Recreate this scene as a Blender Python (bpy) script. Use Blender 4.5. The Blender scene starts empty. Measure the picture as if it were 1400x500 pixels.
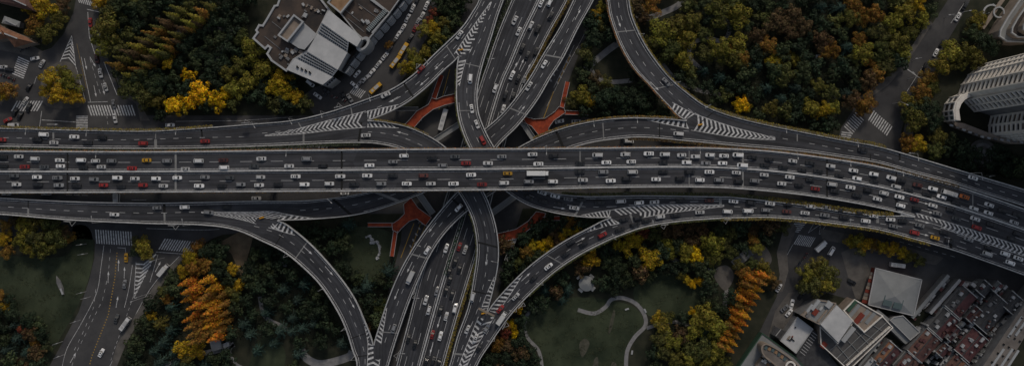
import bpy, math, random
from mathutils import Vector, Matrix
random.seed(7)
R = math.radians
scene = bpy.context.scene
C = scene.collection
# ------------------------------------------------------------------ camera
H, S = 400.0, 0.37            # camera height above the street, metres per photo pixel on the ground
cam = bpy.data.cameras.new('camera'); camo = bpy.data.objects.new('camera', cam); C.objects.link(camo)
cam.sensor_width = 36.0; cam.lens = 36.0 * H / (1400 * S); cam.clip_start = 1.0; cam.clip_end = 6000
camo.location = (0, 0, H); camo.rotation_euler = (0, 0, 0)
scene.camera = camo
# ------------------------------------------------------------------ sky, sun, exposure
SUN_EL, SUN_AZ = 40.0, 12.0   # azimuth: degrees clockwise from image-up (+Y)
w = bpy.data.worlds.new('World'); scene.world = w; w.use_nodes = True
nt = w.node_tree; bg = nt.nodes['Background']
sky = nt.nodes.new('ShaderNodeTexSky'); sky.sky_type = 'NISHITA'; sky.sun_disc = False
sky.sun_elevation = R(SUN_EL); sky.sun_rotation = R(SUN_AZ); sky.dust_density = 3.0; sky.air_density = 1.2
hsv = nt.nodes.new('ShaderNodeHueSaturation'); hsv.inputs['Saturation'].default_value = 0.66   # thin overcast: the blue is mostly gone
nt.links.new(sky.outputs[0], hsv.inputs['Color']); nt.links.new(hsv.outputs[0], bg.inputs[0]); bg.inputs[1].default_value = 0.095
sun = bpy.data.lights.new('sun', 'SUN'); sun.energy = 1.5; sun.angle = R(8.0); sun.color = (1.0, 0.89, 0.75)
suno = bpy.data.objects.new('sun', sun); C.objects.link(suno)
sd = Vector((math.sin(R(SUN_AZ)) * math.cos(R(SUN_EL)), math.cos(R(SUN_AZ)) * math.cos(R(SUN_EL)), math.sin(R(SUN_EL))))
suno.rotation_euler = sd.to_track_quat('Z', 'Y').to_euler(); suno.location = sd * 800
vs = scene.view_settings; vs.view_transform = 'Standard'; vs.look = 'None'; vs.gamma = 1.0; vs.use_curve_mapping = False
vs.exposure = -0.44
scene.cycles.max_bounces = 5; scene.cycles.transparent_max_bounces = 4

# ------------------------------------------------------------------ helpers
def P(px, py, z=0.0):
    k = S * (H - z) / H
    return Vector(((px - 700) * k, (250 - py) * k, z))

def link(o, parent=None):
    C.objects.link(o)
    if parent is not None:
        o.parent = parent
        if parent.location.length > 0: o.matrix_parent_inverse = Matrix.Translation(-parent.location)
    return o

class MB:
    def __init__(s): s.v = []; s.f = []; s.m = []
    def face(s, pts, m=0):
        i = len(s.v); s.v.extend([tuple(p) for p in pts]); s.f.append(tuple(range(i, i + len(pts)))); s.m.append(m)
    def box(s, c, d, ax=(1, 0, 0), m=0, up=(0, 0, 1)):
        c = Vector(c); X = Vector(ax).normalized(); Z = Vector(up); Y = Z.cross(X).normalized(); Z = X.cross(Y)
        a, b, e = X * d[0] / 2, Y * d[1] / 2, Z * d[2] / 2
        i = len(s.v)
        for sz in (-1, 1):
            for sx, sy in ((-1, -1), (1, -1), (1, 1), (-1, 1)): s.v.append(tuple(c + a * sx + b * sy + e * sz))
        for q in ((3, 2, 1, 0), (4, 5, 6, 7), (0, 1, 5, 4), (1, 2, 6, 5), (2, 3, 7, 6), (3, 0, 4, 7)):
            s.f.append(tuple(i + k for k in q)); s.m.append(m)
    def prism(s, base, top, m=0, mt=None, bottom=False):
        # base, top: lists of points (same length), counter-clockwise from above or not (fixed here)
        n = len(base); ar = sum(base[i][0] * base[(i + 1) % n][1] - base[(i + 1) % n][0] * base[i][1] for i in range(n))
        if ar < 0: base = base[::-1]; top = top[::-1]
        i = len(s.v); s.v.extend([tuple(p) for p in base] + [tuple(p) for p in top])
        for k in range(n):
            s.f.append((i + k, i + (k + 1) % n, i + n + (k + 1) % n, i + n + k)); s.m.append(m)
        s.f.append(tuple(i + n + k for k in range(n))); s.m.append(m if mt is None else mt)
        if bottom: s.f.append(tuple(i + k for k in range(n - 1, -1, -1))); s.m.append(m)
    def tube(s, a, b, r0, r1, n=6, m=0):
        a = Vector(a); b = Vector(b); d = (b - a).normalized(); x = d.orthogonal().normalized(); y = d.cross(x)
        i = len(s.v)
        for p, r in ((a, r0), (b, r1)):
            for k in range(n): t = 2 * math.pi * k / n; s.v.append(tuple(p + x * r * math.cos(t) + y * r * math.sin(t)))
        for k in range(n): s.f.append((i + k, i + (k + 1) % n, i + n + (k + 1) % n, i + n + k)); s.m.append(m)
        s.f.append(tuple(i + n + k for k in range(n))); s.m.append(m)
    def mesh(s, name, mats):
        me = bpy.data.meshes.new(name); me.from_pydata(s.v, [], s.f)
        if not isinstance(mats, (list, tuple)): mats = [mats]
        for q in mats: me.materials.append(q)
        if len(mats) > 1: me.polygons.foreach_set('material_index', s.m)
        me.update(); return me
    def build(s, name, mats, parent=None):
        return link(bpy.data.objects.new(name, s.mesh(name, mats)), parent)

def tag(o, label=None, cat=None, group=None, kind=None):
    if label: o['label'] = label
    if cat: o['category'] = cat
    if group: o['group'] = group
    if kind: o['kind'] = kind
    return o
def empty(name, loc=(0, 0, 0), rz=0.0):
    o = bpy.data.objects.new(name, None); o.location = loc; o.rotation_euler = (0, 0, rz); o.empty_display_size = 1; C.objects.link(o); return o

ORD = 'first second third fourth fifth sixth seventh eighth ninth tenth eleventh twelfth thirteenth fourteenth fifteenth sixteenth seventeenth eighteenth nineteenth twentieth'.split()
def ordw(i):
    if i < 20: return ORD[i]
    n = i + 1; return '%d%s' % (n, 'th' if 10 < n % 100 < 20 else {1: 'st', 2: 'nd', 3: 'rd'}.get(n % 10, 'th'))
REG = []      # (object, description, place, sort key, side word)
def register(o, desc, place, key, side='left'): REG.append((o, desc, place, key, side))
def label_all():
    from collections import defaultdict
    g = defaultdict(list)
    for r in REG: g[(r[1], r[2])].append(r)
    for (desc, place), L in g.items():
        L.sort(key=lambda r: r[3])
        for i, r in enumerate(L):
            r[0]['label'] = ('%s %s' % (desc, place)) if len(L) == 1 else '%s %s from the %s %s' % (ordw(i), desc, r[4], place)

# ------------------------------------------------------------------ materials
def mat(name, col, rough=0.85, col2=None, scale=0.5, detail=6, stretch=None, bump=0.0, spec=0.3, lo=0.35, hi=0.65, metal=0.0):
    m = bpy.data.materials.new(name); m.use_nodes = True; t = m.node_tree; b = t.nodes['Principled BSDF']
    b.inputs['Roughness'].default_value = rough; b.inputs['Specular IOR Level'].default_value = spec; b.inputs['Metallic'].default_value = metal
    b.inputs['Base Color'].default_value = (*col, 1)
    if col2 is not None:
        tc = t.nodes.new('ShaderNodeTexCoord'); mp = t.nodes.new('ShaderNodeMapping'); n = t.nodes.new('ShaderNodeTexNoise'); r = t.nodes.new('ShaderNodeValToRGB')
        if stretch: mp.inputs['Scale'].default_value = stretch
        n.inputs['Scale'].default_value = scale; n.inputs['Detail'].default_value = detail; n.inputs['Roughness'].default_value = 0.65
        r.color_ramp.elements[0].position = lo; r.color_ramp.elements[1].position = hi
        r.color_ramp.elements[0].color = (*col, 1); r.color_ramp.elements[1].color = (*col2, 1)
        t.links.new(tc.outputs['Object'], mp.inputs[0]); t.links.new(mp.outputs[0], n.inputs['Vector']); t.links.new(n.outputs['Fac'], r.inputs[0])
        t.links.new(r.outputs[0], b.inputs['Base Color'])
        if bump:
            bp = t.nodes.new('ShaderNodeBump'); bp.inputs['Strength'].default_value = bump; t.links.new(n.outputs['Fac'], bp.inputs['Height']); t.links.new(bp.outputs[0], b.inputs['Normal'])
    return m
def objcol(name, rough=0.4, spec=0.5, vary=0.0, coat=0.0, trans=0.0, attr=None):
    m = bpy.data.materials.new(name); m.use_nodes = True; t = m.node_tree; b = t.nodes['Principled BSDF']
    oi = t.nodes.new('ShaderNodeObjectInfo'); src = oi.outputs['Color']
    if attr: oi = t.nodes.new('ShaderNodeAttribute'); oi.attribute_name = attr; src = oi.outputs['Color']
    b.inputs['Roughness'].default_value = rough; b.inputs['Specular IOR Level'].default_value = spec; b.inputs['Coat Weight'].default_value = coat
    if vary:
        ge = t.nodes.new('ShaderNodeNewGeometry'); rp = t.nodes.new('ShaderNodeMapRange'); rp.inputs[3].default_value = 1 - vary; rp.inputs[4].default_value = 1 + vary
        t.links.new(ge.outputs['Random Per Island'], rp.inputs[0])
        hs = t.nodes.new('ShaderNodeHueSaturation'); hr = t.nodes.new('ShaderNodeMapRange'); hr.inputs[3].default_value = 0.47; hr.inputs[4].default_value = 0.53
        mu = t.nodes.new('ShaderNodeMath'); mu.operation = 'MULTIPLY'; mu.inputs[1].default_value = 7.31
        fr = t.nodes.new('ShaderNodeMath'); fr.operation = 'FRACT'
        t.links.new(ge.outputs['Random Per Island'], mu.inputs[0]); t.links.new(mu.outputs[0], fr.inputs[0]); t.links.new(fr.outputs[0], hr.inputs[0])
        t.links.new(src, hs.inputs['Color']); t.links.new(hr.outputs[0], hs.inputs['Hue']); t.links.new(rp.outputs[0], hs.inputs['Value'])
        src = hs.outputs[0]
        # clumps of paler and darker leaves inside each crown
        ns = t.nodes.new('ShaderNodeTexNoise'); ns.inputs['Scale'].default_value = 0.42; ns.inputs['Detail'].default_value = 3
        mr = t.nodes.new('ShaderNodeMapRange'); mr.inputs[1].default_value = 0.32; mr.inputs[2].default_value = 0.68; mr.inputs[3].default_value = 0.55; mr.inputs[4].default_value = 1.35
        vm = t.nodes.new('ShaderNodeVectorMath'); vm.operation = 'SCALE'
        t.links.new(ge.outputs['Position'], ns.inputs['Vector']); t.links.new(ns.outputs['Fac'], mr.inputs[0]); t.links.new(src, vm.inputs[0]); t.links.new(mr.outputs[0], vm.inputs['Scale']); src = vm.outputs[0]
    t.links.new(src, b.inputs['Base Color'])
    if trans:
        tr = t.nodes.new('ShaderNodeBsdfTranslucent'); mx = t.nodes.new('ShaderNodeMixShader'); mx.inputs[0].default_value = trans
        t.links.new(src, tr.inputs[0]); t.links.new(b.outputs[0], mx.inputs[1]); t.links.new(tr.outputs[0], mx.inputs[2]); t.links.new(mx.outputs[0], t.nodes['Material Output'].inputs[0])
    return m
M = {}
M['asphalt'] = mat('asphalt_deck', (0.030, 0.031, 0.036), 0.8, (0.046, 0.047, 0.053), 0.12, 8, None, 0.05)
def add_wear(m):
    # tyre tracks and patches that follow the lanes (UV: metres across, metres along)
    t = m.node_tree; b = t.nodes['Principled BSDF']; src = b.inputs['Base Color'].links[0].from_socket
    uv = t.nodes.new('ShaderNodeUVMap'); uv.uv_map = 'lane'; mp = t.nodes.new('ShaderNodeMapping'); mp.inputs['Scale'].default_value = (1.1, 0.022, 1)
    n = t.nodes.new('ShaderNodeTexNoise'); n.inputs['Scale'].default_value = 1.0; n.inputs['Detail'].default_value = 5
    r = t.nodes.new('ShaderNodeMapRange'); r.inputs[1].default_value = 0.3; r.inputs[2].default_value = 0.7; r.inputs[3].default_value = 0.58; r.inputs[4].default_value = 1.42
    mp2 = t.nodes.new('ShaderNodeMapping'); mp2.inputs['Scale'].default_value = (0.09, 0.035, 1); v = t.nodes.new('ShaderNodeTexVoronoi'); v.inputs['Scale'].default_value = 1.0
    r2 = t.nodes.new('ShaderNodeMapRange'); r2.inputs[3].default_value = 0.80; r2.inputs[4].default_value = 1.18
    mu = t.nodes.new('ShaderNodeMath'); mu.operation = 'MULTIPLY'; mx = t.nodes.new('ShaderNodeVectorMath'); mx.operation = 'SCALE'
    L = t.links.new; L(uv.outputs[0], mp.inputs[0]); L(mp.outputs[0], n.inputs['Vector']); L(n.outputs['Fac'], r.inputs[0]); L(uv.outputs[0], mp2.inputs[0]); L(mp2.outputs[0], v.inputs['Vector'])
    sp = t.nodes.new('ShaderNodeSeparateColor'); L(v.outputs['Color'], sp.inputs[0]); L(sp.outputs[0], r2.inputs[0]); L(r.outputs[0], mu.inputs[0]); L(r2.outputs[0], mu.inputs[1])
    L(src, mx.inputs[0]); L(mu.outputs[0], mx.inputs['Scale']); L(mx.outputs[0], b.inputs['Base Color'])
add_wear(M['asphalt'])
M['asphalt2'] = mat('asphalt_street', (0.036, 0.036, 0.039), 0.85, (0.074, 0.072, 0.072), 0.06, 12, None, 0.05)
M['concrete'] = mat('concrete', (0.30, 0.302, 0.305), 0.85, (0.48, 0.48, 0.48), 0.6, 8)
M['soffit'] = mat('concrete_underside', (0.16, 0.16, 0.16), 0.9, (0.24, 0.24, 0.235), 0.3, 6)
M['white'] = mat('road_paint_white', (0.20, 0.20, 0.202), 0.7, (0.58, 0.58, 0.58), 0.9, 10, None, 0, 0.3, 0.32, 0.56)
M['yellowline'] = mat('road_paint_yellow', (0.28, 0.17, 0.03), 0.7, (0.42, 0.26, 0.05), 1.2, 8)
M['soil'] = mat('soil', (0.012, 0.016, 0.009), 0.95, (0.035, 0.035, 0.022), 0.12, 10, None, 0.2)
M['lawn'] = mat('lawn_grass', (0.014, 0.022, 0.011), 0.95, (0.050, 0.062, 0.034), 0.055, 15, None, 0.4, 0.3, 0.36, 0.66)
M['path'] = mat('path_paving', (0.15, 0.148, 0.15), 0.9, (0.24, 0.235, 0.235), 0.4, 6)
M['pave'] = mat('pavement_slabs', (0.075, 0.07, 0.065), 0.9, (0.13, 0.12, 0.11), 0.2, 8)
M['redpave'] = mat('red_paving', (0.17, 0.026, 0.012), 0.85, (0.34, 0.060, 0.022), 0.5, 12)
M['leaf'] = objcol('leaves', 0.7, 0.2, 0.5, 0, 0.12)
M['leaf_mixed'] = objcol('leaves_mixed', 0.7, 0.2, 0.5, 0, 0.12, 'leaf_tint')
M['bark'] = mat('bark', (0.05, 0.035, 0.025), 0.9, (0.09, 0.07, 0.05), 2.0, 5)
M['car'] = objcol('car_paint', 0.45, 0.4, 0, 0.25)
M['glass'] = mat('dark_glass', (0.012, 0.014, 0.017), 0.38, spec=0.35)
M['tyre'] = mat('tyre_rubber', (0.012, 0.012, 0.012), 0.9)
M['metal'] = mat('galvanised_steel', (0.35, 0.35, 0.35), 0.5, spec=0.5)
M['rail'] = mat('white_railing', (0.34, 0.34, 0.34), 0.6)

# ------------------------------------------------------------------ setting: the ground and what lies flat on it
def flat(name, pts, z, m, label, parent=None, smooth=0, kind='structure'):
    if smooth: pts = spline_closed(pts, smooth)
    b = MB(); q = [P(x, y, z) for x, y in pts]
    ar = sum(q[i].x * q[(i + 1) % len(q)].y - q[(i + 1) % len(q)].x * q[i].y for i in range(len(q)))
    b.face(q if ar > 0 else q[::-1])
    o = b.build(name, m, parent)
    if parent is None: tag(o, label, None, None, kind)
    return o
def crom(p0, p1, p2, p3, t):
    return tuple(0.5 * (2 * b + (c - a) * t + (2 * a - 5 * b + 4 * c - d) * t * t + (3 * b - a - 3 * c + d) * t ** 3) for a, b, c, d in zip(p0, p1, p2, p3))
def spline(pts, n=8):
    out = []
    for i in range(len(pts) - 1):
        a = pts[max(i - 1, 0)]; d = pts[min(i + 2, len(pts) - 1)]
        for k in range(n): out.append(crom(a, pts[i], pts[i + 1], d, k / n))
    out.append(tuple(pts[-1])); return out
def spline_closed(pts, n=6):
    out = []; m = len(pts)
    for i in range(m):
        for k in range(n): out.append(crom(pts[i - 1], pts[i], pts[(i + 1) % m], pts[(i + 2) % m], k / n))
    return out
def strip_world(b, W, width, h=0.0):
    for i in range(len(W) - 1):
        pass
    L = []; Rr = []
    for i, p in enumerate(W):
        d = (W[min(i + 1, len(W) - 1)] - W[max(i - 1, 0)]); d.z = 0; d.normalize(); nrm = Vector((-d.y, d.x, 0)) * width / 2
        L.append(p + nrm + Vector((0, 0, h))); Rr.append(p - nrm + Vector((0, 0, h)))
    i0 = len(b.v); b.v.extend([tuple(q) for pr in zip(L, Rr) for q in pr])
    for i in range(len(W) - 1): b.f.append((i0 + 2 * i, i0 + 2 * i + 1, i0 + 2 * i + 3, i0 + 2 * i + 2)); b.m.append(0)
def strip(name, pts, width, m, parent=None, z=0.03, n=6, label=None):
    b = MB(); strip_world(b, [P(x, y, z) for x, y in (spline(pts, n) if n else pts)], width); o = b.build(name, m, parent)
    if parent is None: tag(o, label, None, None, 'structure')
    return o
g = MB(); g.face([(-1500, -1500, 0), (1500, -1500, 0), (1500, 1500, 0), (-1500, 1500, 0)])
ground = tag(g.build('ground', M['soil']), 'dark planted soil and undergrowth below the trees', None, None, 'structure')
M['worn'] = mat('worn_turf', (0.040, 0.042, 0.028), 0.95, (0.085, 0.080, 0.062), 0.3, 10)
M['tanpave'] = mat('tan_paving', (0.10, 0.078, 0.052), 0.9, (0.17, 0.13, 0.085), 0.25, 8)
# streets at ground level
st_ew = flat('street', [(-250, 150), (0, 158), (430, 158), (560, 150), (700, 150), (800, 160), (930, 192), (1200, 213), (1380, 275), (1650, 350), (1650, 480), (1500, 432), (1300, 365), (1150, 330), (1000, 304), (860, 280), (700, 285), (560, 292), (400, 292), (330, 318), (200, 330), (0, 322), (-250, 322)], 0.02, M['asphalt2'], 'dark street running left to right underneath the elevated roads')
st_ns = flat('street', [(655, -120), (640, -20), (598, 100), (560, 200), (548, 330), (505, 500), (480, 620), (600, 620), (655, 500), (700, 330), (742, 200), (770, 130), (797, 60), (830, -20), (860, -120)], 0.032, M['asphalt2'], 'dark street running top to bottom underneath the elevated roads')
st_nw = flat('street', [(112, -120), (106, -10), (100, 18), (86, 48), (70, 66), (45, 78), (0, 66), (-100, 50), (-100, 190), (198, 185), (188, 142), (166, 130), (152, 95), (142, 60), (135, 30), (134, -10), (140, -120)], 0.044, M['asphalt2'], 'street junction at the upper left with zebra crossings')
st_sw = flat('street', [(122, 305), (130, 330), (129, 352), (122, 382), (108, 425), (84, 470), (62, 510), (30, 620), (110, 620), (148, 512), (166, 470), (190, 425), (215, 385), (246, 352), (290, 326), (330, 310)], 0.044, M['asphalt2'], 'wide street curving down from the lower left junction')
st_ne = flat('street', [(1370, -120), (1303, -10), (1275, 32), (1240, 86), (1215, 116), (1168, 148), (1150, 175), (1140, 210), (1245, 225), (1232, 180), (1240, 150), (1256, 112), (1281, 80), (1310, 32), (1332, -10), (1400, -120)], 0.044, M['asphalt2'], 'street at the upper right running diagonally beside the park')
st_se = flat('street', [(1075, 298), (1062, 345), (1066, 375), (1062, 405), (1040, 450), (1000, 508), (940, 620), (980, 620), (1024, 508), (1052, 470), (1084, 430), (1130, 400), (1165, 410), (1200, 405), (1300, 420), (1420, 410), (1320, 352), (1180, 322)], 0.044, M['asphalt2'], 'street and forecourt at the lower right below the curving decks')
flat('street', [(560, -60), (610, -60), (600, 0), (588, 42), (562, 92), (540, 124), (505, 142), (430, 158), (412, 132), (430, 120), (468, 104), (500, 70), (535, 28)], 0.05, M['asphalt2'], 'side street lined with parked cars right of the pale flat roofed building')
flat('pavement', [(1150, 345), (1172, 335), (1190, 370), (1186, 412), (1170, 408), (1160, 380)], 0.10, M['pave'], 'brown pavement left of the grey roofed hall')
flat('pavement', [(1120, 312), (1160, 320), (1230, 334), (1290, 352), (1280, 362), (1200, 345), (1150, 332), (1125, 328)], 0.09, M['pave'], 'brown pavement strip below the lower right deck')
for ptl, lab in [([(838, 425), (841, 428), (836, 450), (831, 455)], 'short pale worn strip on the large lawn'), ([(812, 492), (818, 490), (816, 520), (808, 520)], 'pale worn patch at the bottom of the large lawn'), ([(792, 470), (800, 462), (806, 470), (796, 488)], 'faint worn patch in the middle of the large lawn'), ([(836, 496), (843, 498), (842, 520), (834, 520)], 'second pale worn patch at the bottom of the large lawn')]:
    flat('path', ptl, 0.035, M['worn'], lab, smooth=4)
flat('pavement', [(45, 78), (70, 66), (58, 70), (40, 60), (0, 45), (-40, 60)], 0.056, M['pave'], 'pavement in front of the red roofed houses')
isl = flat('traffic_island', [(62, 97), (85, 84), (104, 94), (113, 140), (98, 148), (66, 146), (55, 125)], 0.15, M['pave'], 'kerbed traffic island below the round yellow green trees', smooth=4)
flat('pavement', [(155, 92), (165, 90), (175, 112), (190, 140), (205, 165), (192, 165), (186, 142), (165, 128)], 0.10, M['pave'], 'pavement strip beside the park at the upper left')
flat('pavement', [(1215, 116), (1240, 86), (1275, 32), (1270, 28), (1232, 84), (1205, 112), (1165, 140), (1166, 150)], 0.10, M['pave'], 'pavement along the upper right street beside the park')
flat('pavement', [(1256, 112), (1240, 150), (1236, 175), (1232, 200), (1250, 205), (1248, 170), (1256, 140), (1270, 110), (1290, 80), (1281, 80)], 0.10, M['pave'], 'pavement beside the pale curved tower')
flat('pavement', [(1075, 300), (1062, 345), (1066, 375), (1062, 400), (1070, 398), (1078, 370), (1076, 345), (1090, 310)], 0.10, M['pave'], 'brown pavement beside the lower right crossing')
flat('pavement', [(1060, 425), (1078, 400), (1092, 398), (1098, 410), (1080, 440), (1062, 462), (1050, 460)], 0.10, M['pave'], 'pavement with parked cars beside the low white building')
flat('pavement', [(298, 332), (330, 315), (346, 324), (340, 346), (330, 378), (316, 346)], 0.10, M['tanpave'], 'triangular paved entrance of the lower left park')
flat('pavement', [(160, 470), (190, 422), (215, 383), (246, 350), (250, 354), (222, 388), (198, 425), (172, 470), (155, 512), (148, 512)], 0.10, M['pave'], 'brown cycle pavement along the lower left street')
# park lawns and paths
flat('lawn', [(718, 432), (745, 415), (785, 406), (835, 410), (868, 420), (880, 440), (866, 462), (856, 490), (858, 530), (740, 530), (738, 478), (716, 455)], 0.02, M['lawn'], 'large lawn ringed by a pale winding path', smooth=5)
flat('lawn', [(868, 392), (900, 376), (948, 380), (968, 402), (940, 432), (900, 436), (872, 418)], 0.026, M['lawn'], 'smaller lawn beside the path in the lower right park', smooth=5)
flat('lawn', [(-60, 352), (60, 352), (95, 345), (100, 310), (122, 312), (128, 345), (120, 385), (100, 430), (75, 475), (58, 520), (30, 520), (50, 470), (40, 440), (0, 420), (-60, 420)], 0.02, M['lawn'], 'open lawn at the lower left beside the curving street', smooth=4)
flat('lawn', [(468, 315), (500, 310), (535, 320), (530, 360), (505, 385), (475, 365), (462, 340)], 0.02, M['lawn'], 'dark lawn around the pale rockery', smooth=5)
flat('lawn', [(350, 470), (370, 460), (390, 480), (380, 520), (340, 520)], 0.02, M['lawn'], 'small dark lawn beside the lower left park path', smooth=5)
flat('lawn', [(985, 28), (998, 25), (992, 45), (978, 48)], 0.02, M['lawn'], 'small lawn inside the looping path of the upper park', smooth=5)
LB = 'pale path'
for pts, wd, lab in [([(742, 530), (741, 500), (736, 478), (722, 462), (717, 445), (722, 428), (735, 418)], 1.7, 'pale path winding down past the left of the large lawn'),
    ([(790, 423), (812, 428), (828, 419), (836, 409), (852, 407), (870, 415), (881, 430), (882, 445), (868, 460), (858, 478), (856, 500), (858, 530)], 2.0, 'pale path curving round the right of the large lawn'),
    ([(884, 448), (905, 442), (928, 440), (952, 448), (975, 452)], 1.8, 'pale path leading right into the yellow trees'),
    ([(990, 425), (992, 405), (994, 392), (985, 378), (960, 366), (935, 360), (905, 348)], 2.2, 'grey path curving down from the stepped ramp'),
    ([(870, 20), (885, 25), (905, 18), (930, 5), (945, -20)], 3.0, 'grey path at the top of the upper right park'),
    ([(965, 25), (985, 24), (998, 38), (988, 56), (965, 52), (945, 62), (944, 80), (965, 100)], 2.2, 'grey path looping between the round trees'),
    ([(800, 95), (830, 70), (850, 56)], 3.2, 'grey path crossing under the upper right ramp'),
    ([(805, 88), (815, 105), (835, 112), (865, 110)], 2.2, 'grey path curving below the upper right ramp'),
    ([(900, 80), (925, 110), (950, 122), (985, 130)], 2.0, 'dim path beside the upper right ramp'),
    ([(320, 470), (314, 480), (322, 496), (335, 505), (350, 530)], 1.4, 'thin pale path at the bottom of the lower left park'),
    ([(355, 405), (362, 432), (385, 445), (400, 455)], 2.0, 'pale path between the blue green cedars'),
    ([(225, 500), (260, 486), (300, 478), (320, 470)], 2.6, 'dark path below the orange conifers'),
    ([(412, 478), (420, 490), (440, 497), (475, 488), (482, 480)], 4.0, 'pale plaza path beside the foot of the ramp'),
    ([(230, 45), (300, 40), (318, 46), (300, 70), (295, 85)], 2.0, 'dim path through the upper left park')]:
    strip('path', pts, wd, M['path'], None, 0.045, 6, lab)
flat('path', [(975, 372), (990, 362), (1000, 368), (1003, 380), (994, 396), (985, 392)], 0.05, M['pave'], 'small grey paved plaza at the foot of the stepped ramp', smooth=4)
flat('path', [(1022, 338), (1030, 330), (1045, 335), (1055, 352), (1050, 362), (1030, 358)], 0.05, M['pave'], 'round paved plaza at the head of the stepped ramp', smooth=4)

# ------------------------------------------------------------------ elevated roads
class Road:
    N = 8
    def __init__(s, name, label, st):
        # st: (lx, ly, rx, ry, z)
        s.S = spline(st, s.N); s.n = len(s.S)
        b = MB()
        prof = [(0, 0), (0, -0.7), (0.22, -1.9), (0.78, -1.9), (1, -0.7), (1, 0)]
        a0 = s.raw(0, 0); a1 = s.raw(0, 1); a2 = s.raw(1, 0)
        flip = (a1 - a0).cross(a2 - a0).z < 0; s.flip = flip
        for i in range(s.n):
            for u, h in prof: b.v.append(tuple(s.raw(i, u) + Vector((0, 0, h))))
        k = len(prof)
        for i in range(s.n - 1):
            for j in range(k):
                q = (i * k + j, i * k + (j + 1) % k, (i + 1) * k + (j + 1) % k, (i + 1) * k + j)
                b.f.append(q if flip else q[::-1]); b.m.append(0 if j == k - 1 else 1)
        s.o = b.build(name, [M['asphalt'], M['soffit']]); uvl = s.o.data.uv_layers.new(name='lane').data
        arc_ = [0.0]
        for i in range(1, s.n): arc_.append(arc_[-1] + (s.raw(i, .5) - s.raw(i - 1, .5)).length)
        wid = [(s.raw(i, 1) - s.raw(i, 0)).length for i in range(s.n)]; off = len(label) * 37.0
        for lp in s.o.data.loops: i, j = divmod(lp.vertex_index, k); uvl[lp.index].uv = (prof[j][0] * wid[i], arc_[i] + off)
        tag(s.o, label, None, None, 'structure')
    def raw(s, i, u):
        a = s.S[i]; return P(a[0] * (1 - u) + a[2] * u, a[1] * (1 - u) + a[3] * u, a[4])
    def at(s, t, u, h=0.0):
        i = min(max(int(t), 0), s.n - 2); f = t - i
        p = s.raw(i, u).lerp(s.raw(i + 1, u), f); p.z += h; return p
    def px(s, t, u):
        i = min(max(int(t), 0), s.n - 2); f = t - i; a = [x * (1 - f) + y * f for x, y in zip(s.S[i], s.S[i + 1])]
        return a[0] * (1 - u) + a[2] * u, a[1] * (1 - u) + a[3] * u
    def locate(s, x, y):
        best = (1e9, 0, 0)
        for i in range(s.n - 1):
            for f in (0.0, 0.5):
                a = [p * (1 - f) + q * f for p, q in zip(s.S[i], s.S[i + 1])]
                ex, ey = a[2] - a[0], a[3] - a[1]; u = ((x - a[0]) * ex + (y - a[1]) * ey) / (ex * ex + ey * ey)
                uc = min(max(u, 0), 1); d = math.hypot(a[0] + ex * uc - x, a[1] + ey * uc - y)
                if d < best[0]: best = (d, i + f, u)
        return best[1], best[2], s.at(best[1], 0.5).z
    def tangent(s, t): return (s.at(min(t + 0.5, s.n - 1), 0.5) - s.at(max(t - 0.5, 0), 0.5)).normalized()
    def z(s, x, y): return s.locate(x, y)[2]
    def edge(s, u, i0=None, i1=None, w=0.55, h=0.95, name='parapet', m=None):
        i0 = 0 if i0 is None else i0 * s.N; i1 = s.n - 1 if i1 is None else i1 * s.N
        b = MB(); rows = []
        for i in range(i0, i1 + 1):
            p = s.raw(i, u); d = (s.raw(i, 1) - s.raw(i, 0)).normalized()
            if u > 0.5: d = -d
            if name == 'median_barrier': off = (-w / 2, w / 2)
            else: off = (-0.06, w)
            r = [p + d * off[0] + Vector((0, 0, -0.4)), p + d * (off[0] + 0.06) + Vector((0, 0, h)), p + d * (off[1] - 0.12) + Vector((0, 0, h)), p + d * off[1] + Vector((0, 0, -0.4))]
            rows.append(r)
        for r in rows: b.v.extend([tuple(q) for q in r])
        fl = s.flip != (u > 0.5 and name != 'median_barrier')
        for i in range(len(rows) - 1):
            for j in range(3):
                q = (4 * i + j, 4 * i + j + 1, 4 * i + j + 5, 4 * i + j + 4); b.f.append(q[::-1] if fl else q); b.m.append(0)
        for e in (0, 4 * (len(rows) - 1)): b.f.append((e, e + 1, e + 2, e + 3)); b.m.append(0)
        return b.build(name, m or M['concrete'], s.o)
    def line(s, u0, u1=None, t0=0, t1=None, w=0.18, name='edge_line', h=0.012, m=None, inset=0):
        t1 = s.n - 1 if t1 is None else t1 * s.N; t0 = t0 * s.N; b = MB(); W = []
        k = max(2, int(t1 - t0) + 1)
        for j in range(k):
            f = j / (k - 1); t = t0 + (t1 - t0) * f; u = u0 if u1 is None else u0 + (u1 - u0) * f
            p = s.at(t, u, h)
            if inset: d = (s.at(t, 1) - s.at(t, 0)).normalized(); p = p + d * inset
            W.append(p)
        strip_world(b, W, w); return b.build(name, m or M['white'], s.o)
    def dashes(s, u0, u1=None, t0=0, t1=None, L=6.0, gap=9.0, w=0.17, phase=0.0, h=0.012):
        t1 = (s.n - 1) / s.N if t1 is None else t1; W = []; k = int((t1 - t0) * s.N * 3)
        for j in range(k + 1):
            f = j / k; t = (t0 + (t1 - t0) * f) * s.N; u = u0 if u1 is None else u0 + (u1 - u0) * f
            W.append(s.at(t, u, h))
        d = -phase; nxt = 0.0
        for j in range(k):
            seg = (W[j + 1] - W[j]).length
            while d + seg > nxt:
                p = W[j].lerp(W[j + 1], (nxt - d) / seg); dr = (W[j + 1] - W[j]).normalized()
                if nxt >= 0:
                    o = bpy.data.objects.new('lane_dash', QUAD); o.location = p
                    o.rotation_mode = 'QUATERNION'; o.rotation_quaternion = dr.to_track_quat('X', 'Z'); o.scale = (L, w, 1); link(o, s.o)
                nxt += L + gap
            d += seg
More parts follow.
